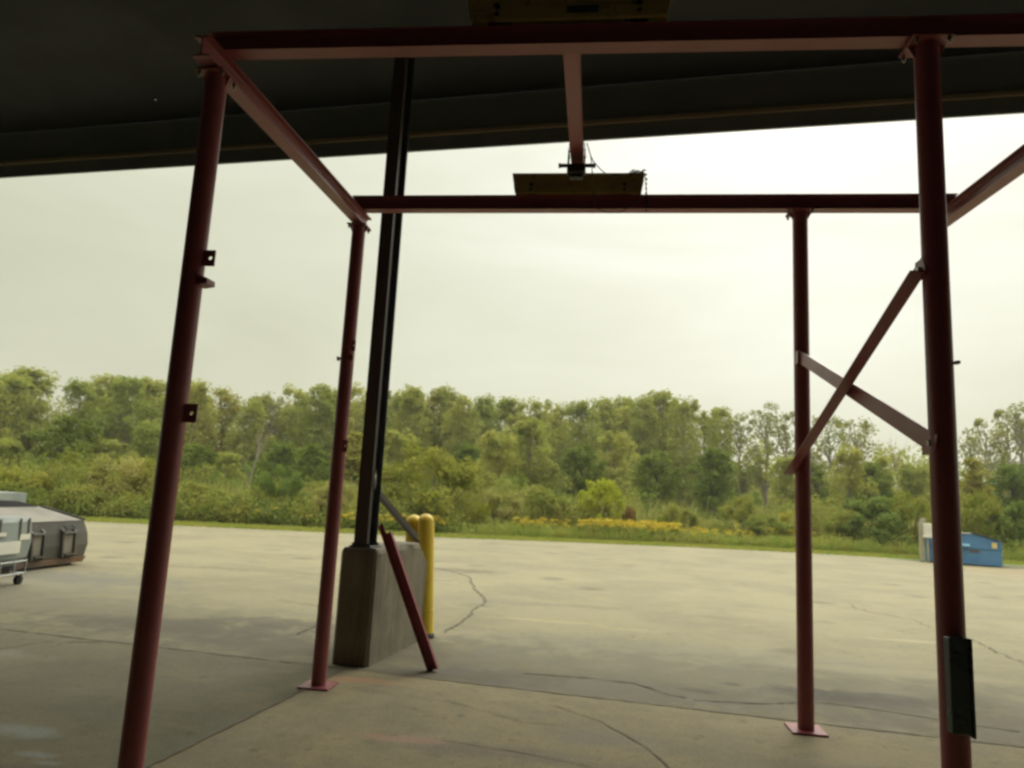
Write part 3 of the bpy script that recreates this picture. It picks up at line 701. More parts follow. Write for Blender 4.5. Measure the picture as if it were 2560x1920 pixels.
# ================================================================== CONTAINERS AT LEFT
# dark grey rear container, front face from g0 (left) to g1 (right)
g0 = Vector((-9.128, 10.945, 0)); g1 = Vector((-9.15, 12.20, 0))
d = (g1 - g0).normalized(); nrm = Vector((d.y, -d.x, 0))      # nrm points to the camera side
Lc = (g1 - g0).length; start = -1.9; Lfull = Lc
root = empty('dumpster', g0.lerp(g1, .4), 'dark grey steel dumpster with rusty base and black lid beside the pale tote', 'dumpster')
def DP(s, out_, z): return g0 + d * s + nrm * out_ + EZ * z
mb = MB()
# end-on outline bulges at mid height; body front with crease lines
lev = [(0.06, -0.02, Lc - 0.06), (0.16, 0.03, Lc + 0.02), (0.36, 0.045, Lc + 0.06), (0.56, 0.02, Lc + 0.045), (0.775, -0.03, Lc - 0.03)]
vs = []
for z, o_, e_ in lev:
    vs += [DP(start, o_, z), DP(e_, o_, z), DP(e_ - 0.02, -1.35, z), DP(start, -1.35, z)]
fs = []
for i in range(len(lev) - 1):
    for j in range(4):
        fs.append((i * 4 + j, i * 4 + (j + 1) % 4, (i + 1) * 4 + (j + 1) % 4, (i + 1) * 4 + j))
fs += [(3, 2, 1, 0)]
mb.add(vs, fs)
body = mb.build('body', M['dgrey'], root)
mb = MB()   # sloping dusty top sheet up to the lid
mb.add([DP(start, -0.02, 0.776), DP(Lc - .03, -0.02, 0.776), DP(Lc - 0.30, -0.62, 0.985), DP(start, -0.62, 0.985), DP(start, -1.35, 0.985), DP(Lc - .35, -1.35, 0.985), DP(Lc - .05, -1.35, 0.776)],
       [(0, 1, 2, 3), (3, 2, 5, 4), (1, 6, 5, 2)])
mb.build('top_sheet', M['dtop'], root)
mb = MB(); mb.hexa([DP(-1.0, -0.62, .99), DP(Lc - .42, -0.62, .99), DP(Lc - .5, -1.3, .99), DP(-1.0, -1.3, .99), DP(-.55, -0.7, 1.085), DP(Lc - .85, -0.7, 1.085), DP(Lc - .9, -1.2, 1.085), DP(-.55, -1.2, 1.085)])
mb.hexa([DP(Lc - .40, -.63, .975), DP(Lc - .28, -.63, .985), DP(Lc + .02, -.03, .775), DP(Lc - .07, -.03, .775), DP(Lc - .40, -.63, 1.005), DP(Lc - .28, -.63, 1.005), DP(Lc + .02, -.03, .80), DP(Lc - .07, -.03, .80)])
mb.build('lid', M['blacklid'], root)
mb = MB(); mb.hexa([DP(start, 0.05, .0 + .05), DP(Lc - .03, 0.05, .05), DP(Lc - .05, -1.3, .05), DP(start, -1.3, .05), DP(start, 0.06, .145), DP(Lc + .04, 0.06, .145), DP(Lc, -1.3, .145), DP(start, -1.3, .145)])
mb.build('rusty_sill', M['rust'], root)
mb = MB(); mb.hexa([DP(start, -0.05, 0), DP(Lc - .18, -0.05, 0), DP(Lc - .2, -1.2, 0), DP(start, -1.2, 0), DP(start, -0.05, .05), DP(Lc - .16, -0.05, .05), DP(Lc - .2, -1.2, .05), DP(start, -1.2, .05)])
mb.build('skid', M['black'], root)
for s0, w0 in ((0.62, 0.30), (-0.08, 0.26)):   # fork pockets
    mb = MB()
    for s_, t_ in ((s0, 0.035), (s0 + w0, 0.035)):
        mb.hexa([DP(s_, 0.03, .17), DP(s_ + t_, 0.03, .17), DP(s_ + t_, 0.11, .17), DP(s_, 0.11, .17), DP(s_, 0.0, .66), DP(s_ + t_, 0.0, .66), DP(s_ + t_, 0.07, .60), DP(s_, 0.07, .60)])
    mb.hexa([DP(s0, 0.03, .57), DP(s0 + w0, 0.03, .57), DP(s0 + w0, 0.10, .57), DP(s0, 0.10, .57), DP(s0, 0.02, .60), DP(s0 + w0, 0.02, .60), DP(s0 + w0, 0.09, .60), DP(s0, 0.09, .60)])
    mb.hexa([DP(s0 + .06, 0.04, .20), DP(s0 + w0 + .03, 0.04, .20), DP(s0 + w0 + .03, 0.13, .20), DP(s0 + .06, 0.13, .20), DP(s0 + .06, 0.04, .225), DP(s0 + w0 + .03, 0.04, .225), DP(s0 + w0 + .03, 0.13, .225), DP(s0 + .06, 0.13, .225)])
    p = mb.build('fork_pocket', M['dgrey'], root)
    mb = MB(); mb.hexa([DP(s0 + .05, 0.046, .235), DP(s0 + w0 - .02, 0.046, .235), DP(s0 + w0 - .02, 0.06, .235), DP(s0 + .05, 0.06, .235), DP(s0 + .05, 0.035, .55), DP(s0 + w0 - .02, 0.035, .55), DP(s0 + w0 - .02, 0.05, .55), DP(s0 + .05, 0.05, .55)])
    mb.build('pocket_back', M['dtop'], p)
for s_ in (0.66, 0.86):
    mb = MB(); mb.tube([DP(s_, 0.02, .70), DP(s_ + .02, .06, .68), DP(s_ + .03, .07, .64), DP(s_ + .01, .07, .61)], 0.014, 8); mb.build('hook', M['black'], root)

# pale grey tote on castors
t0 = Vector((-8.12, 9.76, 0)); td = Vector((-0.12, 1, 0)).normalized(); tn = Vector((td.y, -td.x, 0))
def TP(s, out_, z): return t0 + td * s + tn * out_ + EZ * z
root = empty('tote_cart', t0, 'pale grey plastic tote on black castors with blank white plates, left frame edge', 'tote cart')
mb = MB(); x0_, x1_ = -1.35, -0.06
lev = [(0.25, -0.10, -0.12), (0.38, 0.0, -0.02), (0.60, 0.02, 0.0), (0.88, 0.0, -0.015), (0.945, -0.035, -0.05)]
vs = []
for z, o_, e_ in lev: vs += [TP(x0_, o_, z), TP(x1_ + e_, o_, z), TP(x1_ + e_, -1.1, z), TP(x0_, -1.1, z)]
fs = []
for i in range(len(lev) - 1):
    for j in range(4): fs.append((i * 4 + j, i * 4 + (j + 1) % 4, (i + 1) * 4 + (j + 1) % 4, (i + 1) * 4 + j))
fs += [(3, 2, 1, 0), (16, 17, 18, 19)]
mb.add(vs, fs); body = mb.build('body', M['lgrey'], root)
for s_ in (-0.16, -0.34, -0.75):
    mb = MB(); mb.hexa([TP(s_, .005, .66), TP(s_ + .035, .005, .66), TP(s_ + .035, .028, .66), TP(s_, .028, .66), TP(s_, .0, .93), TP(s_ + .035, .0, .93), TP(s_ + .035, .012, .93), TP(s_, .012, .93)]); mb.build('rib', M['greysteel'], body)
for s_, e_, z0_, z1_ in ((-0.78, -0.30, .45, .62), (-0.33, -0.12, .63, .71), (-0.95, -.62, .70, .75)):
    mb = MB(); mb.hexa([TP(s_, .02, z0_), TP(e_, .02, z0_), TP(e_, .032, z0_), TP(s_, .032, z0_), TP(s_, .02, z1_), TP(e_, .02, z1_), TP(e_, .032, z1_), TP(s_, .032, z1_)]); mb.build('plate', M['white'], body)
mb = MB()
for z in (0.33, 0.16): mb.cyl(TP(x0_, 0.02, z), TP(x1_ - .05, 0.02, z), 0.012, 8)
for s_ in (-0.10, -0.34, -0.62, -1.0): mb.cyl(TP(s_, 0.02, .14), TP(s_, 0.02, .36), 0.010, 8)
for s_ in (-1.2, -0.05): mb.cyl(TP(s_, 0.02, .15), TP(s_, -1.05, .15), 0.012, 8)
mb.build('cage_frame', M['cage'], root)
mb = MB(); mb.hexa([TP(x0_, -0.1, .17), TP(x1_ - .2, -0.1, .17), TP(x1_ - .2, -1.0, .17), TP(x0_, -1.0, .17), TP(x0_, -0.06, .25), TP(x1_ - .12, -0.06, .25), TP(x1_ - .12, -1.0, .25), TP(x0_, -1.0, .25)]); mb.build('base_pan', M['black'], root)
for s_, o_ in ((-0.16, -0.02), (-1.0, -0.02), (-0.16, -1.0), (-1.0, -1.0)):
    mb = MB(); c = TP(s_, o_, 0.065); mb.cyl(c - tn * 0.028, c + tn * 0.028, 0.064, 20); wv = mb.build('castor', M['rubber'], root)
    mb = MB(); c2 = TP(s_, o_, 0.13)
    for q in (-1, 1): mb.box(c2 + tn * (q * 0.034) - EZ * .02, (0.03, 0.005, 0.12))
    mb.box(c2 + EZ * .035, (0.07, 0.08, 0.01)); mb.build('fork', M['cage'], wv)

# white ribbed container behind
w0 = Vector((-12.85, 14.0, 0)); root = empty('ribbed_container', w0, 'white ribbed container rising behind the dark grey dumpster', 'container')
mb = MB(); mb.hexa([w0 + Vector(q) for q in ((-2.6, 0, 0.12), (-.02, .18, .12), (-.2, 1.3, .12), (-2.6, 1.1, .12), (-2.6, 0, 1.10), (-.02, .18, 1.10), (-.2, 1.3, 1.10), (-2.6, 1.1, 1.10))]); body = mb.build('body', M['lgrey'], root)
for i in range(9):
    mb = MB(); x = -0.10 - i * 0.27; mb.box(w0 + Vector((x, 0.17 + x * .07 - .02, 0.62)), (0.13, 0.05, 0.93)); mb.build('rib', M['white'], body)
mb = MB(); mb.box(w0 + Vector((-1.31, .08, 1.125)), (2.64, 0.12, 0.045), rz=.07); mb.build('rim', M['white'], root)
for x in (-2.4, -1.3, -.3):
    mb = MB(); mb.box(w0 + Vector((x, .5, 0.06)), (0.12, 0.9, 0.12)); mb.build('skid', M['rust'], root)

# ================================================================== BLUE DUMPSTER AND PEDESTAL AT RIGHT
b0 = Vector((12.30, 28.95, 0)); b1 = Vector((14.46, 27.95, 0)); bd = (b1 - b0).normalized(); bn = Vector((bd.y, -bd.x, 0)); bl = (b1 - b0).length
def QP(s, out_, z): return b0 + bd * s + bn * out_ + EZ * z
root = empty('dumpster', b0.lerp(b1, .5), 'blue slant-topped dumpster at the grass edge behind the near right post', 'dumpster')
prof = [(0, 0.03), (bl - .03, 0.03), (bl, .10), (bl, 0.88), (bl * .66, 1.10), (0.0, 1.06)]
mb = MB(); mb.prism(prof, b0, b0 - bn * 1.5, bd, EZ); mb.build('body', M['blue'], root)
mb = MB(); mb.prism([(bl + .03, .885), (bl + .03, .915), (bl * .66, 1.145), (bl * .62, 1.13), (bl * .66, 1.105)], b0 + bn * .03, b0 - bn * 1.53, bd, EZ); mb.build('lid', M['blacklid'], root)
mb = MB(); mb.prism([(0, 1.062), (bl * .62, 1.10), (bl * .62, 1.125), (0, 1.09)], b0 + bn * .02, b0 - bn * 1.52, bd, EZ); mb.build('top_rim', M['dtop'], root)
mb = MB(); mb.hexa([QP(.95, 0, .62), QP(1.42, 0, .66), QP(1.42, .12, .66), QP(.95, .12, .62), QP(.95, 0, .78), QP(1.42, 0, .74), QP(1.42, .10, .70), QP(.95, .10, .78)]); mb.build('fork_pocket', M['bluelit'], root)
for a_, z_, wx, wz in ((bl * .5, .62, bl * .98, .05), (bl - .04, .46, .07, .84), (.04, .5, .07, .98), (bl * .5, .07, bl * .97, .08)):
    mb = MB(); mb.box(QP(a_, .012, z_), (wx, .03, wz), (bd, bn, EZ)); mb.build('stiffener', M['blue'], root)
mb = MB(); mb.box(QP(bl - .22, .008, .74), (.155, .012, .20), (bd, bn, EZ)); mb.build('sticker', M['sticker'], root)
mb = MB(); mb.box(QP(1.55, .008, .50), (.30, .01, .09), (bd, bn, EZ)); mb.build('scuff_plate', M['greysteel'], root)

p0 = Vector((12.10, 28.60, 0)); root = empty('utility_pedestal', p0, 'cream wooden post carrying a small white meter box beside the blue dumpster', 'utility pedestal')
mb = MB(); mb.bbox(p0 + Vector((-.07, 0, .72)), (.13, .14, 1.44), b=.015); mb.build('post', M['cream'], root)
mb = MB(); mb.bbox(p0 + Vector((-.0, .02, 1.50)), (.15, .15, .16), b=.02); mb.build('post_cap', M['cream'], root)
mb = MB(); mb.bbox(p0 + Vector((.14, -.10, 1.19)), (.34, .16, .42), b=.015); bx = mb.build('meter_box', M['white'], root)
mb = MB(); mb.bbox(p0 + Vector((.17, -.11, .93)), (.44, .20, .10), b=.012); mb.build('box_base', M['white'], bx)
mb = MB(); mb.cyl(p0 + Vector((.10, -.10, 0)), p0 + Vector((.10, -.10, .9)), .035, 12); mb.build('conduit', M['cream'], root)

# ================================================================== VEGETATION
def leaf_quads(rs, C, Rr, n, size, ctr, up=0.35, flat_=0.95, asp=0.62):
    """n leaf-sized quads per clump centre C (k,3), clump radius Rr (k,)"""
    k = len(C); tot = int(n * k)
    idx = np.repeat(np.arange(k), n)
    d = rs.normal(size=(tot, 3)); d /= np.linalg.norm(d, axis=1)[:, None]
    r = rs.uniform(0.15, 1.0, tot) ** 0.45
    P = C[idx] + d * (r * Rr[idx])[:, None] * np.array([1, 1, flat_])
    out = P - ctr; out /= np.linalg.norm(out, axis=1)[:, None] + 1e-6
    nn = d * 0.40 + out * 0.25 + np.array([0, 0, up]) + rs.normal(size=(tot, 3)) * 0.70
    nn /= np.linalg.norm(nn, axis=1)[:, None]
    t = np.cross(nn, rs.normal(size=(tot, 3))); t /= np.linalg.norm(t, axis=1)[:, None]
    b = np.cross(nn, t)
    s = size * rs.uniform(0.55, 1.35, tot)[:, None]
    V = np.stack([P - t * s, P - b * s * asp * 0.8, P + t * s, P + b * s * asp], axis=1)
    return V.reshape(-1, 3)

def quads_mesh(name, V, m):
    me = bpy.data.meshes.new(name); nf = len(V) // 4
    me.vertices.add(len(V)); me.vertices.foreach_set('co', V.astype(np.float32).ravel())
    me.loops.add(nf * 4); me.loops.foreach_set('vertex_index', np.arange(nf * 4, dtype=np.int32))
    me.polygons.add(nf); me.polygons.foreach_set('loop_start', np.arange(0, nf * 4, 4, dtype=np.int32))
    me.polygons.foreach_set('loop_total', np.full(nf, 4, dtype=np.int32))
    me.materials.append(m); me.update(calc_edges=True)
    return me

def tree_proto(seed, kind, W_=3.6, H=10.0, leafkey='c', z0=0.22, ncl=46, nleaf=110, lsize=0.15, clr=(0.45, 0.85), barkm='bark', lean=0.0):
    rs = np.random.RandomState(seed); rnd = random.Random(seed)
    C = []; Rr = []
    mb = MB(); trunk = [Vector((0, 0, -0.1))]; px = py = 0.0; tr_r = [0.16]
    for i in range(1, 9):
        px += rnd.uniform(-.12, .12) + lean; py += rnd.uniform(-.12, .12)
        trunk.append(Vector((px, py, H * 0.86 * i / 8))); tr_r.append(0.16 * (1 - i / 9.5))
    mb.tube(trunk, tr_r, 8)
    tries = 0
    while len(C) < ncl and tries < 4000:
        tries += 1
        zz = rnd.uniform(z0, 0.965)
        q = (zz - z0) / (1 - z0)
        prof = math.sin(math.pi * min(1, max(0.0, q * 0.80 + 0.17))) ** 0.45
        if kind == 'spire': prof = max(0.12, 1.05 - q * 0.95)
        rad = W_ / 2 * prof * (0.25 + 0.75 * math.sqrt(rnd.random())) 
        a = rnd.uniform(0, 6.283)
        rad *= 0.78 + 0.3 * math.sin(a * 2 + seed) * math.sin(zz * 9 + seed)
        r = rnd.uniform(*clr) * (0.8 if q > 0.8 else 1.0)
        base = trunk[min(8, int(zz * 8 / 0.86))]
        c = np.array([base.x + max(0, rad - r * .4) * math.cos(a), base.y + max(0, rad - r * .4) * math.sin(a), zz * H])
        C.append(c); Rr.append(r)
        if len(C) % 5 == 0 or (kind == 'sparse' and len(C) % 2):
            zb = max(0.12 * H, c[2] - rnd.uniform(1.0, 2.2)); tb = trunk[min(8, int(zb / H * 8 / 0.86))]
            A = Vector((tb.x, tb.y, zb)); B_ = Vector(c)
            mid = A.lerp(B_, .5) + Vector((rnd.uniform(-.2, .2), rnd.uniform(-.2, .2), -.25))
            mb.tube([A, mid, B_], [0.055, 0.035, 0.014], 5)
    C = np.array(C); Rr = np.array(Rr)
    V = leaf_quads(rs, C, Rr, nleaf, lsize, np.array([0, 0, H * .55]))
    # outlying twigs for an uneven outline
    k = max(6, ncl // 2); a = rs.uniform(0, 6.283, k); ii = rs.randint(0, len(C), k)
    C2 = C[ii] + np.stack([np.cos(a) * Rr[ii] * 1.15, np.sin(a) * Rr[ii] * 1.15, rs.uniform(-.3, .45, k)], 1)
    C2 = C[ii] + (C2 - C[ii]) * 0.82
    V = np.vstack([V, leaf_quads(rs, C2, np.full(k, 0.34), max(8, nleaf // 6), lsize * 0.85, np.array([0, 0, H * .5]))])
    return quads_mesh('crown', V, LM[leafkey]), mb.mesh('trunk', M[barkm], fix=False), W_, H

def dead_proto(seed, H, barkm, spread=0.5):
    rnd = random.Random(seed); mb = MB()
    def grow(P, d, L, r, lev):
        pts = [P]; q = P.copy(); dd = d.copy()
        for i in range(4):
            dd = (dd + Vector((rnd.uniform(-.18, .18), rnd.uniform(-.18, .18), rnd.uniform(0, .12)))).normalized(); q = q + dd * L / 4; pts.append(q.copy())
        mb.tube(pts, [r * (1 - .17 * i) for i in range(5)], 6)
        if lev < 3:
            for i in range(5 if lev == 0 else 3):
                b = pts[rnd.randint(1, 4)]; nd = (dd + Vector((rnd.uniform(-1, 1), rnd.uniform(-1, 1), rnd.uniform(-.1, .6))) * spread).normalized()
                grow(b, nd, L * .55, r * .45, lev + 1)
    grow(Vector((0, 0, 0)), Vector((0, 0, 1)), H * .62, 0.10, 0)
    return mb.mesh('trunk', M[barkm], fix=False)

def bush_mesh(seed, key, W_=3.0, H=2.5, ncl=34, nleaf=130, lsize=0.075, stem=True, kind='round'):
    rs = np.random.RandomState(seed); rnd = random.Random(seed); C = []; Rr = []
    for i in range(ncl):
        a = rnd.uniform(0, 6.283); q = rnd.random() ** 0.8
        zz = rnd.uniform(0.10, 0.92)
        prof = (1 - (max(0, zz - .35) / .68) ** 2) ** 0.5 if kind == 'round' else max(.2, 1.0 - zz * .75)
        rad = W_ / 2 * prof * math.sqrt(q) * rnd.uniform(.75, 1.05)
        r = rnd.uniform(.28, .52) * min(W_, H) / 3.0
        C.append([rad * math.cos(a), rad * math.sin(a), zz * H * rnd.uniform(.9, 1.06)]); Rr.append(r)
    C = np.array(C); Rr = np.array(Rr)
    V = leaf_quads(rs, C, Rr, nleaf, lsize, np.array([0, 0, H * .3]))
    k = ncl; ii = rs.randint(0, ncl, k); a = rs.uniform(0, 6.283, k)
    C2 = C[ii] + np.stack([np.cos(a) * Rr[ii], np.sin(a) * Rr[ii], rs.uniform(0, .35, k)], 1)
    V = np.vstack([V, leaf_quads(rs, C2, np.full(k, .13), 16, lsize * .85, np.array([0, 0, 0]))])
    fol = quads_mesh('foliage', V, LM[key])
    mb = MB()
    for i in range(0, ncl, 2):
        c = Vector(C[i]); mb.tube([Vector((c.x * .12, c.y * .12, -.05)), Vector((c.x * .5, c.y * .5, c.z * .55)), c], [.028, .018, .008], 5)
    return fol, mb.mesh('stems', M['bark'], fix=False)

TREES_BACK = [(-48.9, 50.8, 9.33, 3.5, 'c'), (-50.0, 54.6, 9.99, 3.9, 'c'), (-51.1, 58.3, 10.77, 4.0, 'c'), (-42.4, 54.1, 9.43, 2.9, 'c'), (-43.3, 57.9, 10.55, 3.5, 'c'), (-37.4, 53.1, 9.65, 3.3, 'c'), (-37.8, 57.0, 10.32, 3.4, 'c'), (-38.0, 60.9, 10.13, 3.0, 'c'), (-33.3, 55.9, 9.96, 2.8, 'c'), (-33.1, 60.0, 9.88, 3.3, 'y'), (-28.1, 54.9, 8.35, 2.5, 'c'), (-28.4, 58.9, 10.01, 2.8, 's'), (-28.1, 63.0, 11.06, 3.5, 'c'), (-23.7, 57.9, 10.28, 3.0, 'c'), (-23.3, 62.0, 10.79, 2.7, 'c'), (-19.5, 56.7, 10.39, 2.9, 'c'), (-19.0, 60.8, 10.42, 2.5, 's'), (-18.5, 64.9, 11.16, 2.8, 'c'), (-15.5, 59.6, 10.64, 2.7, 'c'), (-14.4, 63.9, 11.4, 3.4, 'c'), (-11.2, 58.6, 9.87, 2.4, 'c'), (-10.1, 62.9, 10.62, 2.8, 'c'), (-8.5, 67.3, 10.88, 3.0, 'c'), (-5.6, 62.1, 10.57, 3.2, 'c'), (-3.8, 66.7, 10.61, 2.8, 'c'), (-1.5, 61.6, 10.23, 2.9, 'c'), (0.5, 66.3, 11.23, 3.2, 'c'), (2.3, 70.9, 12.24, 2.9, 'c'), (3.9, 65.3, 11.38, 2.7, 'c'), (6.1, 69.6, 12.64, 3.8, 'c'), (7.5, 63.8, 11.11, 2.6, 'c'), (9.8, 68.0, 10.76, 2.8, 'c'), (12.2, 72.2, 11.48, 2.8, 'c'), (13.1, 66.3, 10.48, 2.7, 's'), (16.0, 70.6, 12.12, 3.2, 's'), (16.4, 64.6, 10.35, 2.4, 's'), (19.3, 68.9, 11.22, 2.4, 's'), (23.0, 73.3, 11.69, 3.0, 's'), (23.4, 67.3, 10.74, 3.4, 's'), (28.5, 71.8, 8.47, 1.3, 'd'), (31.8, 66.1, 9.7, 2.0, 's'), (35.6, 70.5, 11.17, 2.6, 's'), (39.8, 74.9, 12.76, 3.0, 's'), (38.1, 68.8, 12.74, 3.3, 's'), (42.5, 73.0, 13.95, 4.0, 's'), (-57.0, 61.1, 9.42, 3.8, 's'), (-53.1, 59.9, 9.12, 2.7, 'c'), (-45.3, 59.5, 9.85, 2.7, 'c'), (-42.3, 58.1, 9.49, 2.8, 'c'), (-43.8, 63.8, 10.6, 3.8, 'c'), (-40.1, 62.5, 8.95, 3.7, 'c'), (-37.1, 61.1, 10.08, 3.4, 'c'), (-30.3, 60.5, 9.37, 3.7, 'c'), (-30.4, 66.5, 9.39, 3.0, 'c'), (-27.7, 65.0, 9.45, 3.5, 'y'), (-24.8, 63.6, 10.53, 3.9, 'c'), (-21.9, 62.2, 9.34, 3.0, 'c'), (-22.3, 68.2, 9.88, 3.2, 'c'), (-19.9, 66.6, 10.02, 2.8, 'y'), (-17.6, 65.2, 10.96, 3.2, 'c'), (-15.4, 63.7, 10.53, 3.3, 'y'), (-14.7, 69.8, 11.12, 4.2, 'y'), (-12.1, 68.4, 10.35, 3.6, 'c'), (-9.7, 67.0, 9.77, 2.8, 'c'), (-6.9, 65.7, 9.59, 3.9, 'c'), (-5.1, 72.3, 9.74, 4.3, 'c'), (-2.9, 71.1, 9.52, 3.2, 'c'), (-0.9, 69.8, 9.98, 3.9, 's'), (1.2, 68.5, 10.71, 4.1, 'c'), (3.4, 75.2, 11.44, 4.3, 'c'), (5.3, 73.5, 11.36, 3.1, 'y'), (7.2, 71.8, 12.04, 3.0, 'c')]
TREES_MID = [(-33.1, 36.8, 3.42, 2.4, 'c'), (-31.5, 39.2, 5.0, 2.9, 'k'), (-30.3, 41.4, 3.93, 2.5, 'c'), (-29.1, 43.7, 5.4, 2.3, 'c'), (-23.0, 38.9, 3.62, 2.1, 'k'), (-22.5, 41.0, 3.38, 2.0, 'c'), (-21.9, 43.2, 5.03, 1.8, 'd'), (-21.4, 45.3, 4.49, 2.5, 'k'), (-16.2, 40.4, 4.03, 2.2, 'k'), (-14.8, 42.7, 5.13, 2.4, 'y'), (-12.9, 45.2, 5.59, 2.4, 'c'), (-9.1, 48.1, 5.08, 2.8, 'k'), (-6.0, 42.9, 5.64, 2.3, 'c'), (-3.8, 45.7, 6.61, 2.8, 'c'), (-1.4, 48.6, 5.29, 2.5, 'k'), (1.3, 51.5, 6.63, 3.0, 'c'), (3.4, 46.1, 4.87, 2.4, 'k'), (7.8, 48.8, 5.56, 2.5, 'k'), (13.0, 51.3, 5.33, 2.2, 'c'), (16.1, 53.6, 5.11, 2.7, 'k'), (15.8, 47.5, 5.96, 2.1, 'c'), (18.1, 49.8, 5.0, 2.4, 'k'), (19.5, 51.9, 5.65, 2.2, 'y'), (22.5, 54.2, 5.6, 2.6, 'c'), (23.5, 48.3, 5.62, 2.6, 'y'), (26.8, 50.6, 5.3, 3.0, 'k')]
SHRUBS = [(-12.8, 28.3, 2.43, 2.1, 'deep'), (-6.9, 30.4, 3.41, 4.8, 'olive'), (-7.0, 29.5, 1.97, 1.9, 'green'), (0.2, 33.1, 2.6, 2.1, 'lime'), (1.5, 32.8, 1.5, 0.7, 'red'), (-19.4, 27.6, 2.33, 2.9, 'pale'), (-18.1, 28.1, 2.22, 2.1, 'olive'), (-22.4, 26.1, 1.52, 3.3, 'olive'), (-19.9, 26.4, 1.14, 2.7, 'green'), (-15.8, 27.5, 1.46, 2.4, 'green'), (-14.2, 27.7, 1.17, 2.1, 'deep'), (-10.9, 29.1, 1.83, 2.1, 'pale'), (-4.2, 31.4, 1.78, 2.4, 'pale'), (-2.2, 32.4, 2.03, 2.3, 'green'), (3.8, 33.8, 1.51, 1.9, 'green'), (6.8, 35.3, 2.1, 2.2, 'green'), (8.8, 35.1, 1.83, 0.9, 'yellow'), (7.8, 34.1, 1.31, 2.5, 'green'), (12.3, 34.3, 2.38, 3.1, 'deep'), (14.0, 34.5, 2.61, 2.3, 'olive'), (11.0, 34.0, 1.59, 1.7, 'green'), (17.4, 35.0, 2.74, 2.3, 'olive'), (18.7, 34.9, 2.5, 2.5, 'deep')]

PB = {
 'c': [tree_proto(s, 'oval', 4.4, 10.0, 'c', 0.10, nc, nl, 0.105, (0.30, 0.80), 'palebark') for s, nc, nl in ((11, 170, 62), (12, 150, 66), (13, 185, 60), (14, 140, 60), (15, 165, 62), (16, 120, 62), (17, 175, 58))],
 'y': [tree_proto(21, 'oval', 4.2, 10.0, 'y', 0.16, 140, 62, 0.105, (0.3, 0.8))],
 's': [tree_proto(s, 'sparse', 3.9, 10.0, 's', 0.30, 60, 42, 0.10, (0.25, 0.62), 'palebark') for s in (31, 32, 33)],
}
PM = {
 'c': [tree_proto(s, 'oval', 3.6, 6.0, 'c', 0.06, 120, 75, 0.085, (0.22, 0.6), 'palebark') for s in (41, 42)],
 'k': [tree_proto(s, 'oval', 3.6, 6.0, 'k', 0.05, 120, 75, 0.085, (0.22, 0.6)) for s in (51, 52)],
 'y': [tree_proto(61, 'spire', 3.0, 6.0, 'y', 0.10, 34, 100, 0.11, (0.3, 0.55))],
}
DEADM = {'back': dead_proto(3, 9.0, 'deadbark'), 'mid': dead_proto(5, 5.5, 'palebark', 0.35)}

def screen_x(x, y, z):   # used for writing labels only
    q = Vector((x, y, z)) - CO; return 1106 + 1541.5 * q.dot(CR) / q.dot(CF)
BAYS = [(380, 'left of near left post'), (738, 'between the left posts'), (838, 'behind black column'), (1245, 'from column to trolley'), (1735, 'from trolley to far right post'), (2040, 'through the X brace'), (9999, 'right of near right post')]
ORD = ['first', 'second', 'third', 'fourth', 'fifth', 'sixth', 'seventh', 'eighth', 'ninth', 'tenth', 'eleventh', 'twelfth', 'thirteenth', 'fourteenth', 'fifteenth', 'sixteenth', 'seventeenth', 'eighteenth', 'nineteenth', 'twentieth', 'twenty-first', 'twenty-second', 'twenty-third', 'twenty-fourth', 'twenty-fifth', 'twenty-sixth']
def bay(sx):
    for e_, t_ in BAYS:
        if sx < e_: return t_
def plant_tree(name, crown, trunk, x, y, sx, sz, rz, label, cat, group, widths=None):
    r = bpy.data.objects.new(name, None); COL.objects.link(r); r.location = (x, y, 0); r.rotation_euler = (0, 0, rz); r.scale = (sx, sx, sz); r.empty_display_size = .3
    tag(r, label, cat, group)
    for nm, me in (('trunk', trunk), ('crown', crown)):
        if me is None: continue
        o = bpy.data.objects.new(nm, me); COL.objects.link(o); o.parent = r
    return r

rt = random.Random(77)
def place_rows(rows, protos, rowname, group, widen, dead_key, nomW, cats):
    count = {}
    items = sorted(rows, key=lambda q: screen_x(q[0], q[1], q[2]))
    for (x, y, h, w_, k_) in items:
        s_ = screen_x(x, y, h * .8); by = bay(s_)
        count[by] = count.get(by, 0) + 1; o_ = ORD[count[by] - 1]
        look = {'c': 'green', 'k': 'dark green', 'y': 'yellowing', 's': 'thin airy', 'd': 'bare dead'}[k_]
        label = '%s %s tree, %s from left in %s %s' % (cats, look, o_, rowname, by)
        if k_ == 'd':
            plant_tree('dead_tree', None, DEADM[dead_key], x, y, h / (9.0 if dead_key == 'back' else 5.5), h / (9.0 if dead_key == 'back' else 5.5), rt.uniform(0, 6.28), label, 'tree', group)
            continue
        pr = protos[k_]; cm, tm, PW, PH_ = pr[rt.randrange(len(pr))]
        plant_tree('tree', cm, tm, x, y, w_ * widen / PW, h / PH_, rt.uniform(0, 6.28), label, 'tree', group)
place_rows(TREES_BACK, PB, 'back row', 'tall trees in the back row of the wood', 1.7, 'back', 3.8, 'tall')
place_rows(TREES_MID, PM, 'middle row', 'lower trees in front of the tall row', 1.55, 'mid', 3.4, 'low')

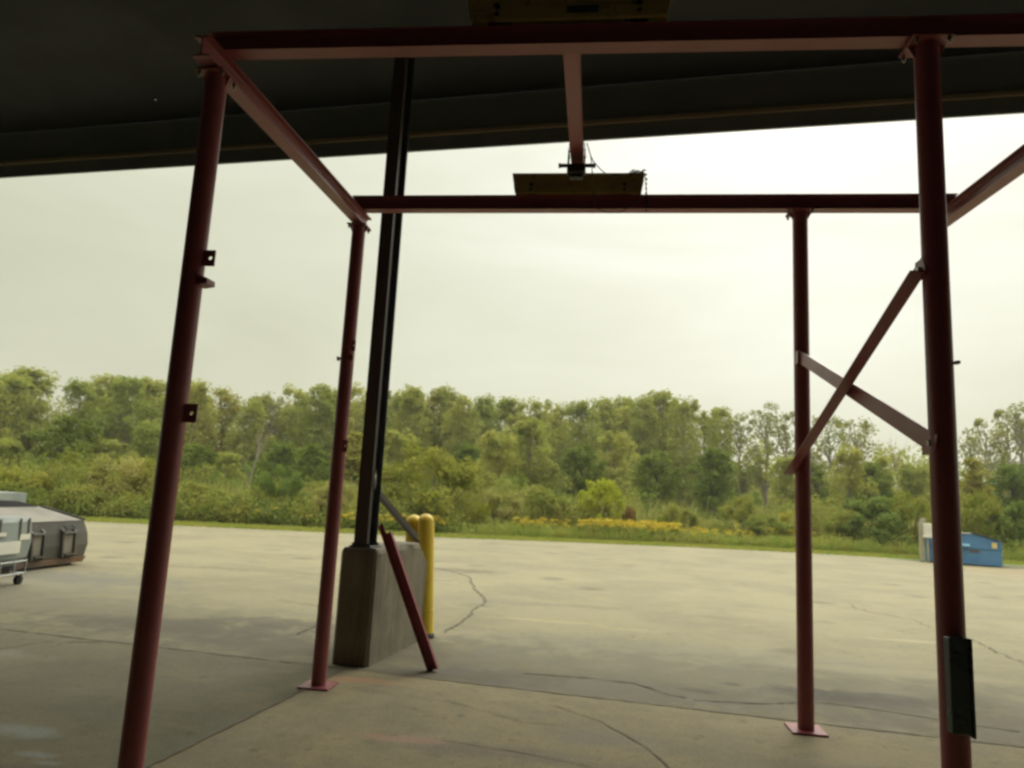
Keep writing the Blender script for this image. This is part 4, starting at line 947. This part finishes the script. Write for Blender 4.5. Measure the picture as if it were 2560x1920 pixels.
SL = {0: 'deep green layered shrub between the far left post and black column base', }
SHRUB_LABEL = [
 'deep green layered bush just left of the far left post',
 'big olive green shrub mound right of the black column, above the bollards',
 'small green shrub directly behind the yellow bollards',
 'bright lime green rounded shrub alone above the goldenrod, right of centre',
 'small red-brown shrub just right of the lime green shrub',
 'pale willowy shrub just left of the near left post',
 'olive shrub rising behind the near left post',
 'broad olive shrub at the far left above the dumpsters',
 'green shrub at grass edge right of the dark dumpster',
 'green shrub between the two left posts, nearer the left one',
 'deep green low shrub midway between the two left posts',
 'pale shrub right behind the far left post',
 'pale brushy shrub right of the big olive mound',
 'green brushy shrub left of the lime green shrub',
 'green low bush right of the red-brown shrub',
 'green shrub halfway between lime shrub and far right post',
 'small yellow flowering bush just left of the far right post',
 'low green shrub at the foot of the far right post',
 'dark green dense shrub between the right posts, below the X brace',
 'olive shrub right behind the cream pedestal',
 'low green shrub just right of the far right post',
 'olive shrub above the blue dumpster',
 'deep green shrub at the right frame edge past the blue dumpster']
BM = {}
for i, (x, y, h, w_, k_) in enumerate(SHRUBS):
    kind = 'round'
    if k_ not in BM or i in (1, 8, 18):
        BM[k_] = bush_mesh(100 + i, k_, 3.0, 2.5, 40 if w_ > 3 else 30, 150, 0.062 if y < 32 else 0.075)
    fm, sm_ = BM[k_]
    r = bpy.data.objects.new('shrub', None); COL.objects.link(r); r.location = (x, y, 0); r.rotation_euler = (0, 0, i * 1.3); r.scale = (w_ / 3.0 * 1.05, w_ / 3.0 * 1.05, h / 2.5 * 1.02)
    tag(r, SHRUB_LABEL[i], 'shrub', 'shrubs in front of the wood')
    for nm, me in (('stems', sm_), ('foliage', fm)):
        o = bpy.data.objects.new(nm, me); COL.objects.link(o); o.parent = r

# undergrowth: one mass of brush under and between the trees
rs = np.random.RandomState(9)
def belt(n, off0, off1, h0, h1, r0, r1, nleaf, ls, key, name, label, x0=-52, x1=44, extra=None):
    xs = rs.uniform(x0, x1, n); of = rs.uniform(off0, off1, n)
    ey = np.array([edge_y(x) for x in xs]) + of
    hh = rs.uniform(h0, h1, n) * (0.75 + 0.5 * np.sin(xs * .55 + 1.3) * np.sin(xs * .23)) 
    if extra is not None: hh = hh * extra(xs)
    Rr = rs.uniform(r0, r1, n)
    C = np.stack([xs, ey, np.maximum(0.15, hh)], 1)
    fill = C.copy(); fill[:, 2] *= 0.45; fill[:, 0] += rs.uniform(-.5, .5, n)
    V = np.vstack([leaf_quads(rs, C, Rr, nleaf, ls, np.array([0, 60, -20.])), leaf_quads(rs, fill, Rr * 1.1, int(nleaf * .8), ls, np.array([0, 60, -20.]))])
    # tuck positions so every leaf stays inside the belt depth
    o = bpy.data.objects.new(name, quads_mesh(name, V, LM[key])); COL.objects.link(o)
    o['kind'] = 'stuff'; o['label'] = label
    return o
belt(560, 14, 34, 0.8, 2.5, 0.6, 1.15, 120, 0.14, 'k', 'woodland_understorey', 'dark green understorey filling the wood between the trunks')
belt(620, 4.5, 15, 0.5, 2.0, 0.4, 0.85, 120, 0.085, 'brush', 'brush', 'mixed green and tan brush between the grass verge and the trees')
belt(300, 5, 14, 0.6, 1.9, 0.4, 0.8, 110, 0.085, 'green', 'leafy_brush', 'fresher green leafy brush mixed through the belt')
belt(180, 4, 12, 0.5, 1.5, 0.35, 0.7, 110, 0.08, 'pale', 'pale_brush', 'pale dry brush mixed through the belt')
belt(1500, 42, 62, 2.0, 8.0, 1.0, 1.9, 70, 0.20, 'c', 'distant_wood', 'far green wood mass behind the tall trees', -90, 80)
# dry bare stems standing in the brush
def blades(n, off0, off1, h0, h1, wd, key, name, label, x0=-34, x1=34, clump=None, top=None):
    xs = rs.uniform(x0, x1, n)
    of = rs.uniform(0, 1, n) ** 1.0 * (off1 - off0) + off0
    if clump: 
        keep = (np.sin(xs * 1.7) + np.sin(xs * .63 + 1) + rs.uniform(-1.2, 1.2, n)) > clump; xs = xs[keep]; of = of[keep]; n = len(xs)
    ys = np.array([edge_y(x) for x in xs]) + of
    h = rs.uniform(h0, h1, n); a = rs.uniform(0, 6.283, n); t = np.stack([np.cos(a), np.sin(a), np.zeros(n)], 1)
    P = np.stack([xs, ys, np.zeros(n)], 1); ln = rs.normal(size=(n, 3)) * 0.18 * h[:, None]; ln[:, 2] = 0
    T = P + ln; T[:, 2] = h
    Mi = (P + T) / 2 - ln * .15
    V = np.stack([P - t * wd, Mi - t * wd * .9, T, Mi + t * wd * .9], 1)
    V = V.reshape(-1, 3)
    o = bpy.data.objects.new(name, quads_mesh(name, V, LM[key])); COL.objects.link(o); o['kind'] = 'stuff'; o['label'] = label
    return xs, ys, h
blades(60000, -0.25, 1.6, 0.03, 0.13, 0.02, 'weed', 'short_grass', 'short bright grass along the asphalt edge')
blades(26000, 1.3, 5.0, 0.2, 0.6, 0.022, 'weed', 'tall_weeds', 'tall green weeds behind the mown strip', x0=-5, clump=-1.0)
belt(420, 1.6, 4.6, 0.10, 0.5, 0.22, 0.5, 90, 0.045, 'weed', 'leafy_weeds', 'low leafy weed hummocks behind the mown strip', -6, 34)
belt(420, 2.6, 6.5, 0.25, 1.5, 0.35, 0.7, 130, 0.065, 'green', 'edge_thicket', 'dense leafy thicket close to the asphalt edge at left', -40, -6)
belt(200, 2.4, 5.5, 0.2, 1.1, 0.3, 0.6, 120, 0.06, 'deep', 'dark_thicket', 'deep green thicket mixed along the left edge', -34, -7)
blades(9000, 4.0, 16.0, 1.0, 2.3, 0.018, 'pale', 'dry_stalks', 'tan dry stalks standing in the brush', clump=-.6)
# goldenrod drifts
C = []; Rr = []
def drift(x0, x1, off0, off1, n, h):
    for i in range(n):
        x = rs.uniform(x0, x1); C.append([x, edge_y(x) + rs.uniform(off0, off1), h * rs.uniform(.62, 1.08)]); Rr.append(rs.uniform(.07, .17))
drift(-0.6, 3.6, 1.9, 3.6, 260, 0.78); drift(-3.4, -1.0, 2.6, 4.0, 60, 0.70); drift(3.8, 6.6, 2.2, 3.6, 50, 0.62); drift(-9.6, -7.4, 1.8, 2.6, 60, 0.62); drift(-7.4, -5.8, 1.8, 2.6, 40, .62); drift(5.8, 14, 3.2, 5.5, 30, 0.8); drift(-14, -11, 2.4, 3.0, 8, .7)
C = np.array(C); Rr = np.array(Rr)
V = leaf_quads(rs, C, Rr, 26, 0.034, np.array([0, 30, -5.]), up=0.9, flat_=0.5)
o = bpy.data.objects.new('goldenrod', quads_mesh('goldenrod', V, LM['rod'])); COL.objects.link(o); tag(o, 'drifts of yellow goldenrod flowers behind the mown strip', kind='stuff')
G = C.copy(); G[:, 2] *= .5
V = leaf_quads(rs, G, np.maximum(Rr * 1.5, .25), 60, 0.05, np.array([0, 30, -5.]))
o = bpy.data.objects.new('goldenrod_leaves', quads_mesh('goldenrod_leaves', V, LM['green'])); COL.objects.link(o); tag(o, 'green leafy stems under the goldenrod flowers', kind='stuff')


# ================================================================== HAZE ADDED TO LIFT THE DARKS
mb = MB(); mb.box((0, 300, 9.0), (1500, 1300, 21.0))
m, k, out = newmat('veil_haze')
pv = k.n('ShaderNodeVolumePrincipled'); pv.inputs['Color'].default_value = (0.95, 0.95, 0.84, 1); pv.inputs['Density'].default_value = 0.0007; pv.inputs['Anisotropy'].default_value = 0.3
k.set(out.inputs['Volume'], pv)
hz = mb.build('haze', m); hz['kind'] = 'stuff'; hz['label'] = 'thin haze volume added to lift dark tones'
